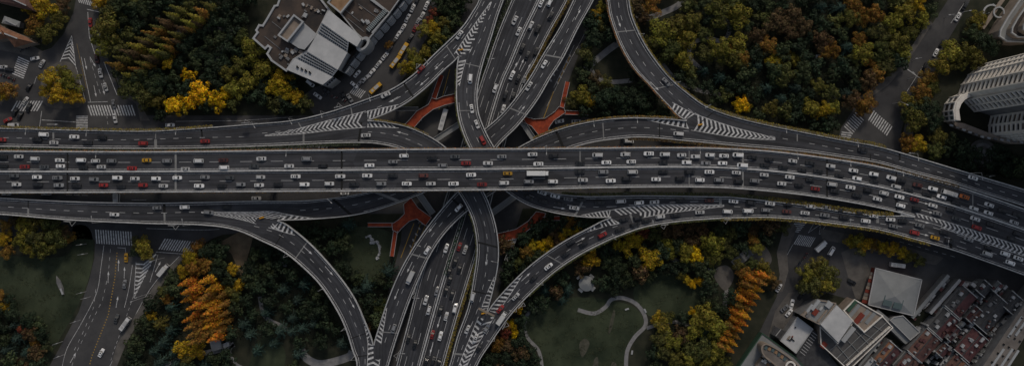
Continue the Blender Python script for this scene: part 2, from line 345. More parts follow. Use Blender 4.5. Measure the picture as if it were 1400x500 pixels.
q = MB(); q.face([(-0.5, -0.5, 0), (0.5, -0.5, 0), (0.5, 0.5, 0), (-0.5, 0.5, 0)]); QUAD = q.mesh('paint_dash', M['white'])

divA = [(-80, 187, 13), (0, 188, 13.5), (120, 191, 14), (200, 190.5, 14), (260, 188.5, 14), (350, 186, 14), (410, 180, 14), (455, 172.5, 14), (503, 165, 14)]
upA = [(-80, 174), (0, 175), (120, 178), (200, 179), (260, 176), (340, 170), (400, 164.5), (450, 153), (497, 137)]
loB = [(-80, 200), (0, 200.5), (120, 203), (200, 203.5), (260, 203), (350, 200.5), (410, 198), (455, 196), (497, 195.5)]
gAC = [(627, 78, 11.5), (645, 48, 11), (660, 20, 10.5), (672, -3, 10), (688, -45, 9)]
rdA = Road('elevated_road', 'elevated ramp sweeping from the left edge up to the top centre',
    [(u[0], u[1], d[0], d[1], d[2]) for u, d in zip(upA, divA)] + [(535, 122, 548, 146, 13.5), (565, 102, 581, 122, 13), (594, 74, 608, 96, 12.2), (612, 57, 627, 78, 11.5), (632, 37, 645, 48, 11), (645, 18, 660, 20, 10.5), (655, 0, 672, -3, 10), (668, -42, 688, -45, 9)])
gBD = [(666, 426, 10), (648, 465, 9), (632, 500, 8.5), (610, 560, 8)]
rdB = Road('elevated_road', 'elevated ramp running from the left edge under the main deck to the bottom',
    [(d[0], d[1], l[0], l[1], d[2]) for d, l in zip(divA, loB)] + [(535, 168, 518, 197, 15), (565, 176, 545, 203, 16), (600, 194, 577, 217, 17.5), (634, 224, 606, 238, 18.5), (660, 260, 626, 262, 18), (672, 287, 641, 288, 17), (680, 318, 649, 312, 15.5), (682, 350, 652, 342, 14), (678, 380, 648, 376, 12),
     (666, 426, 640, 418, 10), (648, 465, 625, 460, 9), (632, 500, 614, 500, 8.5), (610, 560, 592, 560, 8)])
divCD = [(835, 297, 16), (880, 290, 15.5), (930, 284.5, 15), (985, 281, 14.7), (1000, 282, 14.7), (1050, 285.5, 14.5), (1100, 291.5, 14.3), (1150, 298.5, 14.1), (1200, 305, 14), (1250, 313, 14), (1300, 326, 14), (1350, 343, 14), (1400, 361, 14), (1480, 391, 14)]
upC = [(840, 267.5), (880, 267), (930, 267.5), (985, 268.5), (1000, 269), (1050, 274), (1100, 280), (1150, 288), (1200, 295.5), (1250, 296), (1300, 310), (1350, 327), (1400, 344), (1480, 374)]
upC[8] = (1200, 294); 
rdC = Road('elevated_road', 'elevated ramp curving from the top centre under the main deck to the right edge',
    [(704, -45, 688, -45, 9), (689, 0, 672, -3, 10), (681, 22, 660, 20, 10.5), (672, 52, 645, 48, 11), (661, 86, 627, 78, 11.5), (654, 116, 624, 110, 12.5), (653, 142, 624, 140, 14), (658, 165, 629, 170, 16), (674, 198, 643, 204, 18), (700, 232, 668, 240, 19), (728, 254, 702, 269, 18.5), (758, 264, 735, 285, 17.5), (800, 268, 785, 295.5, 16.8)]
    + [(u[0], u[1], d[0], d[1], d[2]) for u, d in zip(upC, divCD)])
loD = [(850, 321), (885, 309.5), (930, 302.5), (985, 298.5), (1000, 298), (1050, 297.5), (1100, 301), (1150, 307), (1200, 314), (1250, 327), (1300, 341), (1350, 358), (1400, 376), (1480, 406)]
rdD = Road('elevated_road', 'elevated ramp rising from the bottom centre and sweeping to the right edge',
    [(610, 560, 630, 565, 8), (632, 500, 652, 500, 8.5), (648, 465, 672, 467, 9), (666, 426, 696, 433, 10), (690, 396, 722, 404, 11), (725, 362, 755, 374, 12), (765, 333, 788, 351, 13), (805, 311, 822, 333, 14.5)]
    + [(d[0], d[1], l[0], l[1], d[2]) for d, l in zip(divCD, loD)])
divEF = [(938, 165, 13.7), (1000, 181, 14.1), (1050, 188.5, 14.1), (1100, 195, 14), (1150, 204, 14), (1200, 212, 14), (1250, 226, 14), (1300, 240, 14), (1350, 256, 14), (1400, 271, 14), (1480, 298, 14)]
upE = [(968, 147), (1005, 160), (1050, 171), (1100, 181), (1150, 191), (1200, 200), (1250, 214), (1300, 229), (1350, 244), (1400, 259), (1480, 286)]
rdE = Road('elevated_road', 'elevated ramp curving down from the top right of centre to the right edge',
    [(855, -45, 826, -45, 9.5), (860, 0, 830, 0, 10), (865, 25, 835, 27, 10.3), (880, 58, 848, 62, 11), (900, 88, 866, 93, 11.6), (920, 111, 888, 117, 12.2), (944, 131, 912, 143, 13)]
    + [(u[0], u[1], d[0], d[1], d[2]) for u, d in zip(upE, divEF)])
loF = [(938, 193), (1000, 199), (1050, 203), (1100, 208), (1150, 215), (1200, 223), (1250, 237), (1300, 250), (1350, 266), (1400, 282), (1480, 310)]
gHI = [(511, 471, 8.6), (510, 500, 8.3), (500, 560, 8)]
rdF = Road('elevated_road', 'elevated ramp running from the right edge under the main deck to the bottom left of centre',
    [(d[0], d[1], l[0], l[1], d[2]) for d, l in list(zip(divEF, loF))[::-1]] + [(880, 161, 880, 188, 13.5), (840, 162, 840, 190.5, 13.5), (800, 167.5, 805, 196, 13.5), (760, 178, 772, 206, 13.4), (722, 194, 742, 219, 13.2), (685, 216, 706, 243, 13), (652, 240, 674, 264, 13), (625, 262, 646, 283, 12.8),
     (600, 290, 621, 305, 12.3), (580, 316, 602, 327, 11.7), (560, 346, 586, 353, 11), (544, 376, 573, 381, 10.3), (530, 410, 560, 412, 9.5), (520, 440, 549, 443, 9), (511, 471, 539, 473, 8.6), (510, 500, 531, 500, 8.3), (500, 560, 512, 560, 8)])
divGH = [(-80, 278, 14), (0, 282, 14), (100, 288, 14), (200, 291, 14), (275, 290, 14), (335, 296, 14), (380, 301, 14)]
rdG = Road('elevated_road', 'elevated ramp curving from the top right of centre under the main deck to the left edge',
    [(-80, 266, -80, 278, 14), (0, 270, 0, 282, 14), (100, 275, 100, 288, 14), (200, 277, 200, 291, 14), (275, 276, 275, 290, 14), (340, 274.5, 335, 296, 14), (395, 274.5, 380, 301, 14), (430, 273, 450, 298, 14), (470, 268.5, 500, 291, 14), (510, 261, 548, 276, 14), (548, 250, 578, 264, 13.8), (590, 232, 620, 248, 13.6), (630, 205, 660, 222, 13.5),
     (661, 178, 688, 192, 13.3), (685, 157, 710, 170, 13), (707, 131, 735, 137, 12), (726, 103, 752, 108, 11), (742, 75, 770, 80, 10.2), (765, 38, 791, 38, 9.5), (784, 0, 812, 0, 9), (805, -45, 833, -45, 8.5)])
rdH = Road('elevated_road', 'elevated ramp curving from the left edge down to the bottom left of centre',
    [(-80, 278, -80, 289, 14), (0, 282, 0, 293, 14), (100, 288, 100, 301, 14), (200, 291, 200, 305.5, 14), (275, 290, 275, 307.5, 14), (335, 296, 322, 314, 14), (380, 301, 360, 330, 14), (405, 316, 388, 344, 13.5), (432, 340, 412, 363, 13), (462, 374, 437, 388, 12), (484, 405, 458, 419, 11), (498, 435, 472, 447, 10), (511, 471, 482, 478, 8.6), (510, 500, 488, 500, 8.3), (500, 560, 485, 560, 8)])
rdM = Road('elevated_road', 'straight wide main deck crossing the whole picture on the highest level',
    [(-80, 206, -80, 264, 16), (0, 206, 0, 264, 16.5), (200, 207, 200, 263, 19), (400, 205, 400, 262, 23), (560, 203.5, 560, 261, 25.5), (700, 203, 700, 259.5, 26), (850, 201.5, 850, 256.5, 24), (950, 201.5, 950, 256, 21.5), (1000, 203, 1000, 257.5, 20.5), (1050, 206, 1050, 261.5, 19), (1100, 211.5, 1100, 267, 17.5), (1150, 218.5, 1150, 274.5, 16), (1200, 227, 1200, 284, 15), (1250, 239, 1250, 296, 14), (1300, 252, 1300, 310, 14), (1350, 268, 1350, 327, 14), (1400, 285.5, 1400, 344, 14), (1480, 315, 1480, 374, 14)])
rdK = Road('elevated_road', 'low wide highway running top to bottom underneath the other decks',
    [(727, -60, 803, -60, 6), (700, 0, 776, 0, 6), (681, 45, 751, 45, 6), (667, 85, 731, 85, 6), (655, 120, 713, 120, 6), (630, 200, 690, 200, 6), (603, 290, 668, 290, 6), (575, 375, 643, 375, 6), (558, 440, 623, 440, 6), (542, 500, 606, 500, 6), (527, 560, 588, 560, 6)])
# parapets (only on free edges), barriers
rdA.edge(0); rdA.edge(1, 8, 12)
rdB.edge(1); rdB.edge(0, 8, 18)
rdC.edge(0, 0, 22); rdC.edge(1, 4, 13)
rdD.edge(1); rdD.edge(0, 3, 8)
rdE.edge(0); rdE.edge(1, 0, 7)
rdF.edge(1); rdF.edge(0, 10, 25)
rdG.edge(0); rdG.edge(1, 6, 20)
rdH.edge(1); rdH.edge(0, 6, 12)
rdM.edge(0, w=0.7); rdM.edge(1, 0, 13, w=0.7)
rdM.edge(0.49, w=1.0, h=0.9, name='median_barrier')
rdK.edge(0); rdK.edge(1); rdK.edge(0.49, w=0.8, h=0.8, name='median_barrier')
# edge lines
for rd, u, a, b_ in [(rdA, 0, 0, None), (rdB, 1, 0, None), (rdC, 0, 0, None), (rdD, 1, 0, None), (rdE, 0, 0, None), (rdF, 1, 0, None), (rdG, 0, 0, None), (rdH, 1, 0, None), (rdM, 0, 0, None), (rdM, 1, 0, 13), (rdK, 0, 0, None), (rdK, 1, 0, None),
    (rdB, 0, 10, 15), (rdC, 1, 6, 12), (rdF, 0, 12, 22), (rdG, 1, 8, 20), (rdH, 0, 8, 10), (rdE, 1, 0, 5), (rdA, 1, 9, 11), (rdD, 0, 5, 7)]:
    rd.line(u, None, a, b_, inset=(1.25 if u < 0.5 else -1.25))
rdM.line(0.49, inset=-1.1); rdM.line(0.49, inset=1.1); rdK.line(0.49, inset=-1.1); rdK.line(0.49, inset=1.1)
# lane dashes
rdM.dashes(0.265, L=6, gap=9); rdM.dashes(0.73, L=6, gap=9, phase=5)
for u in (0.17, 0.33, 0.65, 0.81): rdK.dashes(u, L=6, gap=9, phase=u * 20)
rdA.dashes(1.0, None, 0, 4.9, 2.6, 3.8); rdA.dashes(0.80, 0.5, 5.2, 9, 2.6, 3.8); rdA.dashes(0.5, None, 9, 15.9, 2.6, 3.8)
rdB.dashes(0.5, None, 8.2, 20, 2.6, 3.8); rdC.dashes(0.5, None, 0.5, 13, 2.6, 3.8); rdC.dashes(0.5, None, 13, 17, 4, 6); rdC.dashes(0.99, None, 17.2, 26.8, 3, 5)
rdD.dashes(0.5, None, 1, 8, 2.6, 3.8); rdD.dashes(0.5, None, 17, 21, 5, 7); rdC.dashes(0.5, None, 22, 26.8, 5, 7)
rdE.dashes(0.5, None, 0, 7, 2.6, 3.8); rdE.dashes(0.5, 0.9, 7, 9.5, 2.6, 3.8); rdE.dashes(0.99, None, 10.2, 17, 2.6, 3.8)
rdF.dashes(0.5, None, 10, 25, 2.6, 3.8); rdG.dashes(0.5, None, 6.5, 20, 2.6, 3.8); rdG.dashes(1.0, None, 0, 4, 2.8, 4); rdH.dashes(0.5, None, 5.5, 14, 2.6, 3.8)

# painted gores
def plerp(pts, t):
    L = [math.dist(pts[i], pts[i + 1]) for i in range(len(pts) - 1)]; d = t * sum(L)
    for i, l in enumerate(L):
        if d <= l or i == len(L) - 1: f = d / l; return (pts[i][0] + (pts[i + 1][0] - pts[i][0]) * f, pts[i][1] + (pts[i + 1][1] - pts[i][1]) * f)
        d -= l
def gore(rd, axis, left, right, n, lead, th=0.42, lines=True, rd2=None):
    """chevron bars between the two boundaries, their points shifted by lead along the axis"""
    zf = rd.z
    def W(p): return P(p[0], p[1], zf(*p)) + Vector((0, 0, 0.02))
    Lx = sum(math.dist(axis[i], axis[i + 1]) for i in range(len(axis) - 1)); ld = lead / Lx
    for k in range(n):
        t0 = k / n; t1 = t0 + th / n
        q = lambda t: min(max(t, 0), 1)
        b = MB()
        if left: b.face([W(plerp(left, q(t0))), W(plerp(axis, q(t0 + ld))), W(plerp(axis, q(t1 + ld))), W(plerp(left, q(t1)))])
        if right: b.face([W(plerp(axis, q(t0 + ld))), W(plerp(right, q(t0))), W(plerp(right, q(t1))), W(plerp(axis, q(t1 + ld)))])
        b.build('chevron', M['white'], rd.o)
    if lines:
        for bd in (left, right):
            if bd: b = MB(); strip_world(b, [W(p) + Vector((0, 0, 0.006)) for p in spline(bd, 4)], 0.25); b.build('gore_line', M['white'], rd.o)
# left fork A/B
gore(rdA, [(362, 185.5), (410, 180), (455, 172.5), (500, 165.5)], [(362, 185), (400, 178), (440, 167), (480, 157), (500, 152)], [(362, 186), (410, 183), (455, 178), (500, 174)], 23, -7)
gore(rdA, [(503, 163), (530, 153), (548, 145)], [(502, 152), (525, 147), (545, 143)], None, 8, -5)
gore(rdB, [(503, 167), (525, 168.5), (545, 172)], None, [(502, 174), (525, 174), (545, 175)], 7, -5)
# top fork A/C
gore(rdA, [(672, 2), (660, 22), (645, 48), (628, 77)], [(671, 3), (657, 22), (640, 46), (621, 74)], [(672, 3), (664, 24), (653, 50), (637, 82)], 16, 5)
gore(rdC, [(627, 80), (624, 100), (624, 118)], None, [(637, 82), (632, 100), (628, 118)], 7, 4)
# upper right fork E/F
gore(rdE, [(1060, 190), (1030, 186), (1000, 181), (945, 167)], [(1060, 189), (1030, 181), (1000, 173), (950, 156)], [(1060, 191), (1030, 190), (1000, 187), (945, 178)], 19, -6)
gore(rdE, [(938, 163), (925, 154), (913, 145)], [(950, 156), (932, 147), (919, 140)], None, 6, -4)
gore(rdF, [(938, 167), (910, 164), (885, 162.5)], None, [(942, 176), (912, 170), (885, 164)], 8, -5)
# lower right fork C/D
gore(rdC, [(990, 281), (930, 284.5), (880, 290), (838, 296)], [(990, 280), (930, 279.5), (880, 280.5), (835, 287)], [(990, 282), (930, 289), (880, 297), (848, 305)], 24, -8)
gore(rdC, [(833, 296), (815, 296.5), (795, 296)], [(835, 287), (815, 290), (795, 294)], None, 8, -5)
gore(rdD, [(835, 298), (818, 306), (800, 314)], None, [(848, 305), (825, 310), (803, 317)], 8, -5)
# right merge of the collector with the main deck
gore(rdM, [(1250, 296), (1300, 310), (1350, 327), (1400, 344), (1480, 374)], [(1252, 291), (1300, 304.5), (1350, 321), (1400, 338), (1480, 368)], [(1252, 301), (1300, 315.5), (1350, 333), (1400, 350), (1480, 380)], 38, 6)
# lower left fork G/H
gore(rdG, [(275, 290), (335, 296), (378, 301)], [(275, 289.5), (335, 290), (372, 289), (400, 295)], [(275, 290.5), (330, 300), (360, 309), (385, 315)], 18, -7)
gore(rdG, [(380, 300), (405, 300.5), (428, 300)], [(385, 291), (405, 295), (428, 298)], None, 6, -4)
gore(rdH, [(382, 303), (395, 309), (407, 317)], None, [(372, 312), (388, 317), (403, 321)], 5, -4)
# bottom fork H/I
gore(rdH, [(511, 472), (510, 500), (500, 560)], [(503, 468), (502, 500), (496, 560)], [(521, 470), (518, 500), (504, 560)], 13, -6)
gore(rdH, [(509, 468), (502, 445), (495, 428)], [(503, 468), (499, 447), (493, 428)], None, 8, 4)
gore(rdF, [(513, 468), (521, 438), (527, 420)], None, [(521, 469), (525, 445), (529, 420)], 9, 4)
# bottom fork B/D
gore(rdB, [(664, 430), (648, 465), (632, 500), (610, 560)], [(655, 430), (642, 462), (627, 500), (606, 560)], [(676, 432), (657, 464), (638, 500), (614, 560)], 20, 6)
gore(rdB, [(668, 420), (674, 400), (678, 378)], [(657, 424), (666, 400), (676, 378)], None, 9, -4)
gore(rdD, [(668, 424), (690, 397), (712, 374)], None, [(679, 428), (697, 403), (714, 376)], 10, -4)
# ------------------------------------------------------------------ vehicles
def loft(b, rows, m=0, cap=True):
    i0 = len(b.v); k = len(rows[0])
    for r in rows: b.v.extend(r)
    for i in range(len(rows) - 1):
        for j in range(k): b.f.append((i0 + i * k + j, i0 + (i + 1) * k + j, i0 + (i + 1) * k + (j + 1) % k, i0 + i * k + (j + 1) % k)); b.m.append(m)
    if cap:
        b.f.append(tuple(i0 + j for j in range(k))); b.m.append(m)
        b.f.append(tuple(i0 + (len(rows) - 1) * k + j for j in range(k - 1, -1, -1))); b.m.append(m)
def car_meshes(kind):
    """front of the car towards +X; returns {part name: [meshes]}"""
    if kind == 'sedan': L, Wd, ht, hood, base = 4.75, 1.84, 1.46, 0.92, 0.9; x = (1.22, 0.42, -1.02, -1.72)
    elif kind == 'estate': L, Wd, ht, hood, base = 4.75, 1.9, 1.68, 1.0, 0.98; x = (1.35, 0.62, -1.75, -2.18)
    else: L, Wd, ht, hood, base = 5.0, 1.95, 1.95, 1.05, 1.0; x = (1.95, 1.25, -2.15, -2.42)   # van
    h = L / 2; hw = Wd / 2; b = MB()
    rows = []
    for px, wf, zt in [(h, 0.72, 0.62), (h - 0.12, 0.86, 0.72), (h - 0.45, 0.97, hood - 0.10), (x[0], 1.0, hood), (0, 1.0, hood + 0.02), (x[3], 1.0, hood + 0.03), (-h + 0.25, 0.95, hood - 0.02), (-h + 0.06, 0.86, hood - 0.12), (-h, 0.78, 0.6)]:
        a = hw * wf
        rows.append([(px, -a * 0.94, 0.28), (px, -a, 0.5), (px, -a * 0.99, zt - 0.12), (px, -a * 0.88, zt), (px, a * 0.88, zt), (px, a * 0.99, zt - 0.12), (px, a, 0.5), (px, a * 0.94, 0.28)])
    loft(b, rows)
    zb = hood - 0.02; a0 = hw * 0.90; a1 = hw * 0.72
    B0 = [(x[0], -a0 * 0.94, zb), (x[0], a0 * 0.94, zb), (x[3], a0 * 0.94, zb), (x[3], -a0 * 0.94, zb)]
    T0 = [(x[1], -a1, ht - 0.03), (x[1], a1, ht - 0.03), (x[2], a1, ht - 0.03), (x[2], -a1, ht - 0.03)]
    for j in range(4): b.face([B0[j], B0[(j + 1) % 4], T0[(j + 1) % 4], T0[j]])
    mid = [(x[1] - 0.18, -a1 * 0.84, ht), (x[1] - 0.18, a1 * 0.84, ht), (x[2] + 0.18, a1 * 0.84, ht), (x[2] + 0.18, -a1 * 0.84, ht)]
    for j in range(4): b.face([T0[j], T0[(j + 1) % 4], mid[(j + 1) % 4], mid[j]])
    b.face(mid)
    for wx in (h - 0.95, -h + 0.95):
        for sy in (-1, 1):
            b.tube((wx, sy * (hw - 0.24), 0.33), (wx, sy * (hw - 0.01), 0.33), 0.33, 0.33, 10, 1)
    # mirrors
    for sy in (-1, 1): b.box((x[0] - 0.25, sy * (hw + 0.08), hood + 0.06), (0.14, 0.2, 0.14))
    def glass(q, s0, s1, e):
        q = [Vector(v) for v in q]; n = (q[1] - q[0]).cross(q[3] - q[0]).normalized()
        c = sum(q, Vector()) / 4
        if n.dot(c - Vector((0, 0, 0.8))) < 0: n = -n
        f = lambda u, v: (q[0].lerp(q[1], u).lerp(q[3].lerp(q[2], u), v)) + n * 0.012
        g_ = MB(); g_.face([f(e, s0), f(1 - e, s0), f(1 - e, s1), f(e, s1)]); return g_
    out = {'body': [b.mesh(kind + '_body', [M['car'], M['tyre']])]}
    out['windshield'] = [glass([B0[0], B0[1], T0[1], T0[0]], 0.06, 0.98, 0.05).mesh('windshield', M['glass'])]
    out['rear_window'] = [glass([B0[2], B0[3], T0[3], T0[2]], 0.15, 0.95, 0.07).mesh('rear_window', M['glass'])]
    out['side_window'] = [glass([B0[1], B0[2], T0[2], T0[1]], 0.1, 0.85, 0.09).mesh('side_window', M['glass']), glass([B0[3], B0[0], T0[0], T0[3]], 0.1, 0.85, 0.09).mesh('side_window', M['glass'])]
    if kind == 'sedan':
        sr = MB(); sr.face([(0.18, -0.36, ht + 0.012), (0.18, 0.36, ht + 0.012), (-0.42, 0.36, ht + 0.012), (-0.42, -0.36, ht + 0.012)][::-1]); out['_sunroof'] = [sr.mesh('sunroof', M['glass'])]
    return out
def bus_meshes(L=11.0, Wd=2.5, ht=3.1):
    h = L / 2; hw = Wd / 2; b = MB()
    prof = lambda px, f: [(px, -hw * f, 0.35), (px, -hw * f, ht - 0.35), (px, -hw * f * 0.88, ht), (px, hw * f * 0.88, ht), (px, hw * f, ht - 0.35), (px, hw * f, 0.35)]
    loft(b, [prof(h, 0.92), prof(h - 0.2, 1), prof(-h + 0.15, 1), prof(-h, 0.94)])
    for wx in (h - 2.4, -h + 2.6):
        for sy in (-1, 1): b.tube((wx, sy * (hw - 0.3), 0.48), (wx, sy * (hw + 0.005), 0.48), 0.48, 0.48, 10, 1)
    out = {'body': [b.mesh('bus_body', [M['car'], M['tyre']])]}
    g_ = MB(); g_.box((h + 0.005, 0, 1.9), (0.04, Wd * 0.8, 1.4)); out['windshield'] = [g_.mesh('windshield', M['glass'])]
    out['side_window'] = []
    for sy in (-1, 1): g_ = MB(); g_.box((0, sy * (hw + 0.003), 2.0), (L * 0.86, 0.03, 0.9)); out['side_window'].append(g_.mesh('side_window', M['glass']))
    u = MB(); u.box((0.6, 0, ht + 0.11), (2.6, 1.6, 0.22)); u.box((-3.0 * L / 11, 0, ht + 0.08), (1.2, 1.3, 0.16)); out['roof_unit'] = [u.mesh('roof_unit', M['metal'])]
    return out
def truck_meshes(L=7.0):
    h = L / 2; b = MB(); hw = 1.0
    prof = lambda px, zt, f: [(px, -hw * f, 0.4), (px, -hw * f, zt - 0.15), (px, -hw * f * 0.85, zt), (px, hw * f * 0.85, zt), (px, hw * f, zt - 0.15), (px, hw * f, 0.4)]
    loft(b, [prof(h, 1.3, 0.94), prof(h - 0.35, 2.1, 0.98), prof(h - 1.6, 2.15, 0.98)])
    b.box((-0.4, 0, 0.55), (L - 1.6, 0.9, 0.25), m=1)
    for wx in (h - 0.9, -h + 1.2):
        for sy in (-1, 1): b.tube((wx, sy * 0.72, 0.4), (wx, sy * 1.0, 0.4), 0.4, 0.4, 10, 1)
    out = {'cab': [b.mesh('truck_cab', [M['car'], M['tyre']])]}
    g_ = MB(); g_.face([(h + 0.012, -0.8, 1.36), (h + 0.012, 0.8, 1.36), (h - 0.32, 0.78, 2.06), (h - 0.32, -0.78, 2.06)]); out['windshield'] = [g_.mesh('windshield', M['glass'])]
    c = MB(); x0, x1 = h - 1.75, -h
    pf = lambda px: [(px, -1.12, 0.75), (px, -1.12, 2.85), (px, -1.04, 2.92), (px, 1.04, 2.92), (px, 1.12, 2.85), (px, 1.12, 0.75)]
    loft(c, [pf(x0), pf(x1)]); out['cargo_box'] = [c.mesh('cargo_box', M['car'])]
    return out
CARS = {'sedan': car_meshes('sedan'), 'estate': car_meshes('estate'), 'van': car_meshes('van'), 'bus': bus_meshes(), 'minibus': bus_meshes(7.2, 2.2, 2.7), 'truck': truck_meshes(7.0), 'lorry': truck_meshes(10.5)}
COL = {'w': (0.66, 0.66, 0.66), 's': (0.22, 0.225, 0.235), 'k': (0.016, 0.017, 0.02), 'r': (0.26, 0.022, 0.02), 'y': (0.50, 0.27, 0.015), 'd': (0.10, 0.03, 0.025), 'o': (0.45, 0.12, 0.02), 'g': (0.07, 0.075, 0.08)}
CNAME = {'w': 'white', 's': 'silver', 'k': 'black', 'r': 'red', 'y': 'yellow', 'd': 'dark red', 'o': 'orange', 'g': 'dark grey'}
def vehicle(kind, col, loc, heading, place, key, side='left', group='vehicles on the roads', pitch=0.0):
    cat = {'sedan': 'car', 'estate': 'car', 'van': 'van', 'bus': 'bus', 'minibus': 'bus', 'truck': 'truck', 'lorry': 'truck'}[kind]
    nm = {'sedan': 'sedan_car', 'estate': 'estate_car', 'van': 'van', 'bus': 'bus', 'minibus': 'minibus', 'truck': 'box_truck', 'lorry': 'box_truck'}[kind]
    root = bpy.data.objects.new(nm, None); root.location = loc; root.rotation_euler = (0, pitch, heading + random.uniform(-0.025, 0.025)); C.objects.link(root)
    sc = random.uniform(0.93, 1.04) if cat in ('car', 'van') else 1.0; root.scale = (sc, sc, sc)
    root['category'] = cat; root['group'] = group
    c = COL[col]; j = random.uniform(0.58, 1.12)
    for part, ms in CARS[kind].items():
        if part == '_sunroof':
            if random.random() < 0.55: continue
            part = 'sunroof'
        for me in ms:
            o = bpy.data.objects.new(part, me); C.objects.link(o); o.parent = root
            o.color = ((0.62 * j, 0.62 * j, 0.61 * j, 1) if part == 'cargo_box' else (c[0] * j, c[1] * j, c[2] * j, 1))
    desc = {'sedan': 'sedan', 'estate': 'estate car', 'van': 'van', 'bus': 'bus', 'minibus': 'minibus', 'truck': 'box truck', 'lorry': 'long box truck'}[kind]
    register(root, CNAME[col] + ' ' + desc, place, key, side)
    return root
KIND = {'': 'sedan', 'e': 'estate', 'v': 'van', 'b': 'bus', 'm': 'minibus', 't': 'truck', 'l': 'lorry'}
def parse(txt):
    for tok in txt.split():
        a = tok.split(','); yield float(a[0]), float(a[1]), a[2][0], KIND[a[2][1:]]
def traffic(rd, txt, place, rev=False, side='left'):
    for x, y, c, k in parse(txt):
        t, u, z = rd.locate(x, y)
        if k == 'sedan' and random.random() < 0.28: k = 'estate'
        d = rd.tangent(t)
        if rev: d = -d
        p = P(x, y, z + 0.9); p.z = z + 0.015
        key = x if side == 'left' else y
        vehicle(k, c, p, math.atan2(d.y, d.x), place, key, side, 'cars in traffic on the elevated roads', -math.asin(d.z))
traffic(rdM, '3,215,k 25,214,w 47,217,wv 81,219,w 110,219,wv 130,220,w 152,220,s 200,219,y 228,220,s 271,220,wv 305,219,d 357,217,w 419,217,sv 552,213,w 591,216,k 622,214,g 686,214,s 728,211,w 757,213,k 817,212,wv 855,211,w 887,210,w 909,211,wv 932,212,w 951,214,w 971,212,w 990,213,w 1009,212,wv 1029,215,k 1052,218,k 1084,220,w 1108,223,k 1136,227,w 1167,233,w 1195,238,w 1219,243,w 1233,247,k 1255,253,d 1276,258,w 1297,264,wm 1319,269,o 1353,280,w 1372,288,k 1392,294,k', 'in the top lane of the main deck', True)
traffic(rdM, '4,227,k 33,228,r 60,228,g 82,227,w 113,229,k 138,228,w 180,230,r 253,231,w 306,229,wv 347,227,g 395,227,w 441,227,k 505,226,w 537,221,s 605,226,s 637,223,r 667,223,w 736,224,w 793,223,k 829,222,w 863,221,w 907,222,k 939,222,w 965,223,s 988,223,w 1015,226,wv 1046,226,k 1071,229,k 1097,233,k 1119,234,k 1148,240,k 1172,244,w 1196,248,k 1225,255,wv 1243,260,k 1268,266,k 1288,269,w 1308,278,k 1332,285,w 1352,291,w 1387,304,w', 'in the second lane of the main deck', True)
traffic(rdM, '19,240,g 50,242,w 78,243,s 102,244,w 128,245,s 160,243,w 184,244,w 213,244,w 242,243,w 280,242,s 314,243,g 356,242,w 404,241,w 465,241,w 502,240,w 537,240,k 579,240,d 644,239,w 694,237,y 735,237,wl 793,235,k 825,235,s 865,235,wv 907,235,k 943,235,k 970,235,w 1007,236,w 1045,239,w 1080,242,w 1108,246,k 1138,252,wv 1163,256,w 1187,260,k 1209,264,w 1230,269,w 1251,273,r 1276,281,w 1301,287,k 1334,299,w 1356,307,k 1392,320,k', 'in the third lane of the main deck')
traffic(rdM, '22,252,w 51,252,k 80,253,s 104,254,k 141,253,r 165,255,k 195,253,r 223,254,w 272,254,w 303,254,k 329,252,s 354,253,w 380,252,k 416,252,w 450,251,w 484,252,k 521,251,s 556,251,w 589,251,w 620,251,w 659,252,r 689,250,w 723,248,s 756,248,w 797,246,w 835,247,w 857,244,k 897,245,w 930,244,k 957,246,w 983,246,s 1010,248,k 1032,247,s 1069,251,w 1093,253,k 1115,258,r 1142,261,k 1172,267,k 1200,272,w 1232,281,w 1254,285,k 1282,292,s 1308,299,g 1336,311,r 1384,327,k', 'in the bottom lane of the main deck')
traffic(rdA, '59,184,wv 101,187,w 139,188,k 527,130,w 575,95,r 628,48,w', 'on the upper left ramp', True)
traffic(rdB, '1,191,r 50,191,k 73,195,w 119,195,k 195,196,r 280,193,r 500,185,w', 'in the lower lane of the upper left ramp', True)
traffic(rdB, '646,406,wv 639,450,w 650,462,w', 'on the ramp descending to the bottom centre')
traffic(rdC, '643,108,wv 645,149,w 652,170,w 660,192,r', 'on the ramp descending from the top centre', False, 'top')
traffic(rdC, '741,263,w 759,268,w 777,272,s 795,273,k 723,270,k 743,276,k 765,279,k 785,284,w 820,277,k 849,275,wv 874,277,w 895,276,w 931,274,k 970,274,d 1003,275,w 1027,277,k 1053,278,w 1078,279,k 1109,282,w 1130,283,s 1150,287,k 1176,291,k 1195,295,w 1218,300,w 1235,302,k 1258,308,s 1292,318,k 1325,327,s 1353,339,k 1375,347,w 1393,353,w', 'in the upper lanes of the lower right ramp')
traffic(rdD, '665,449,s 655,475,k 684,422,r 686,434,wt 705,405,w 730,380,k 750,364,w 774,347,k 781,331,k 798,333,k 824,321,r 848,314,k 868,307,k 884,302,k 903,296,w 924,294,k 853,300,k 872,298,k 957,290,w 995,289,wv 1023,288,wv 1047,287,s 1076,289,d 1101,291,w 1128,294,s 1155,297,k 1184,302,w 1222,309,s 1251,318,r 1279,325,y 1299,330,k 1351,347,wv 1382,359,w', 'in the lower lane of the lower right ramp')
traffic(rdE, '911,112,s 1331,243,w 1180,205,k', 'on the upper right ramp')
traffic(rdF, '928,183,wv', 'in the lower lane of the upper right ramp')
traffic(rdF, '627,284,w 584,342,w 561,379,wt 538,449,s', 'on the narrow ramp left of the low highway', False, 'top')
traffic(rdG, '744,88,w 723,118,w', 'on the ramp right of the low highway', True, 'top')
traffic(rdG, '214,284,s 252,283,w 309,283,k', 'in the upper lane of the lower left ramp', True)
traffic(rdH, '156,293,w 285,290,s', 'in the lower lane of the lower left ramp')
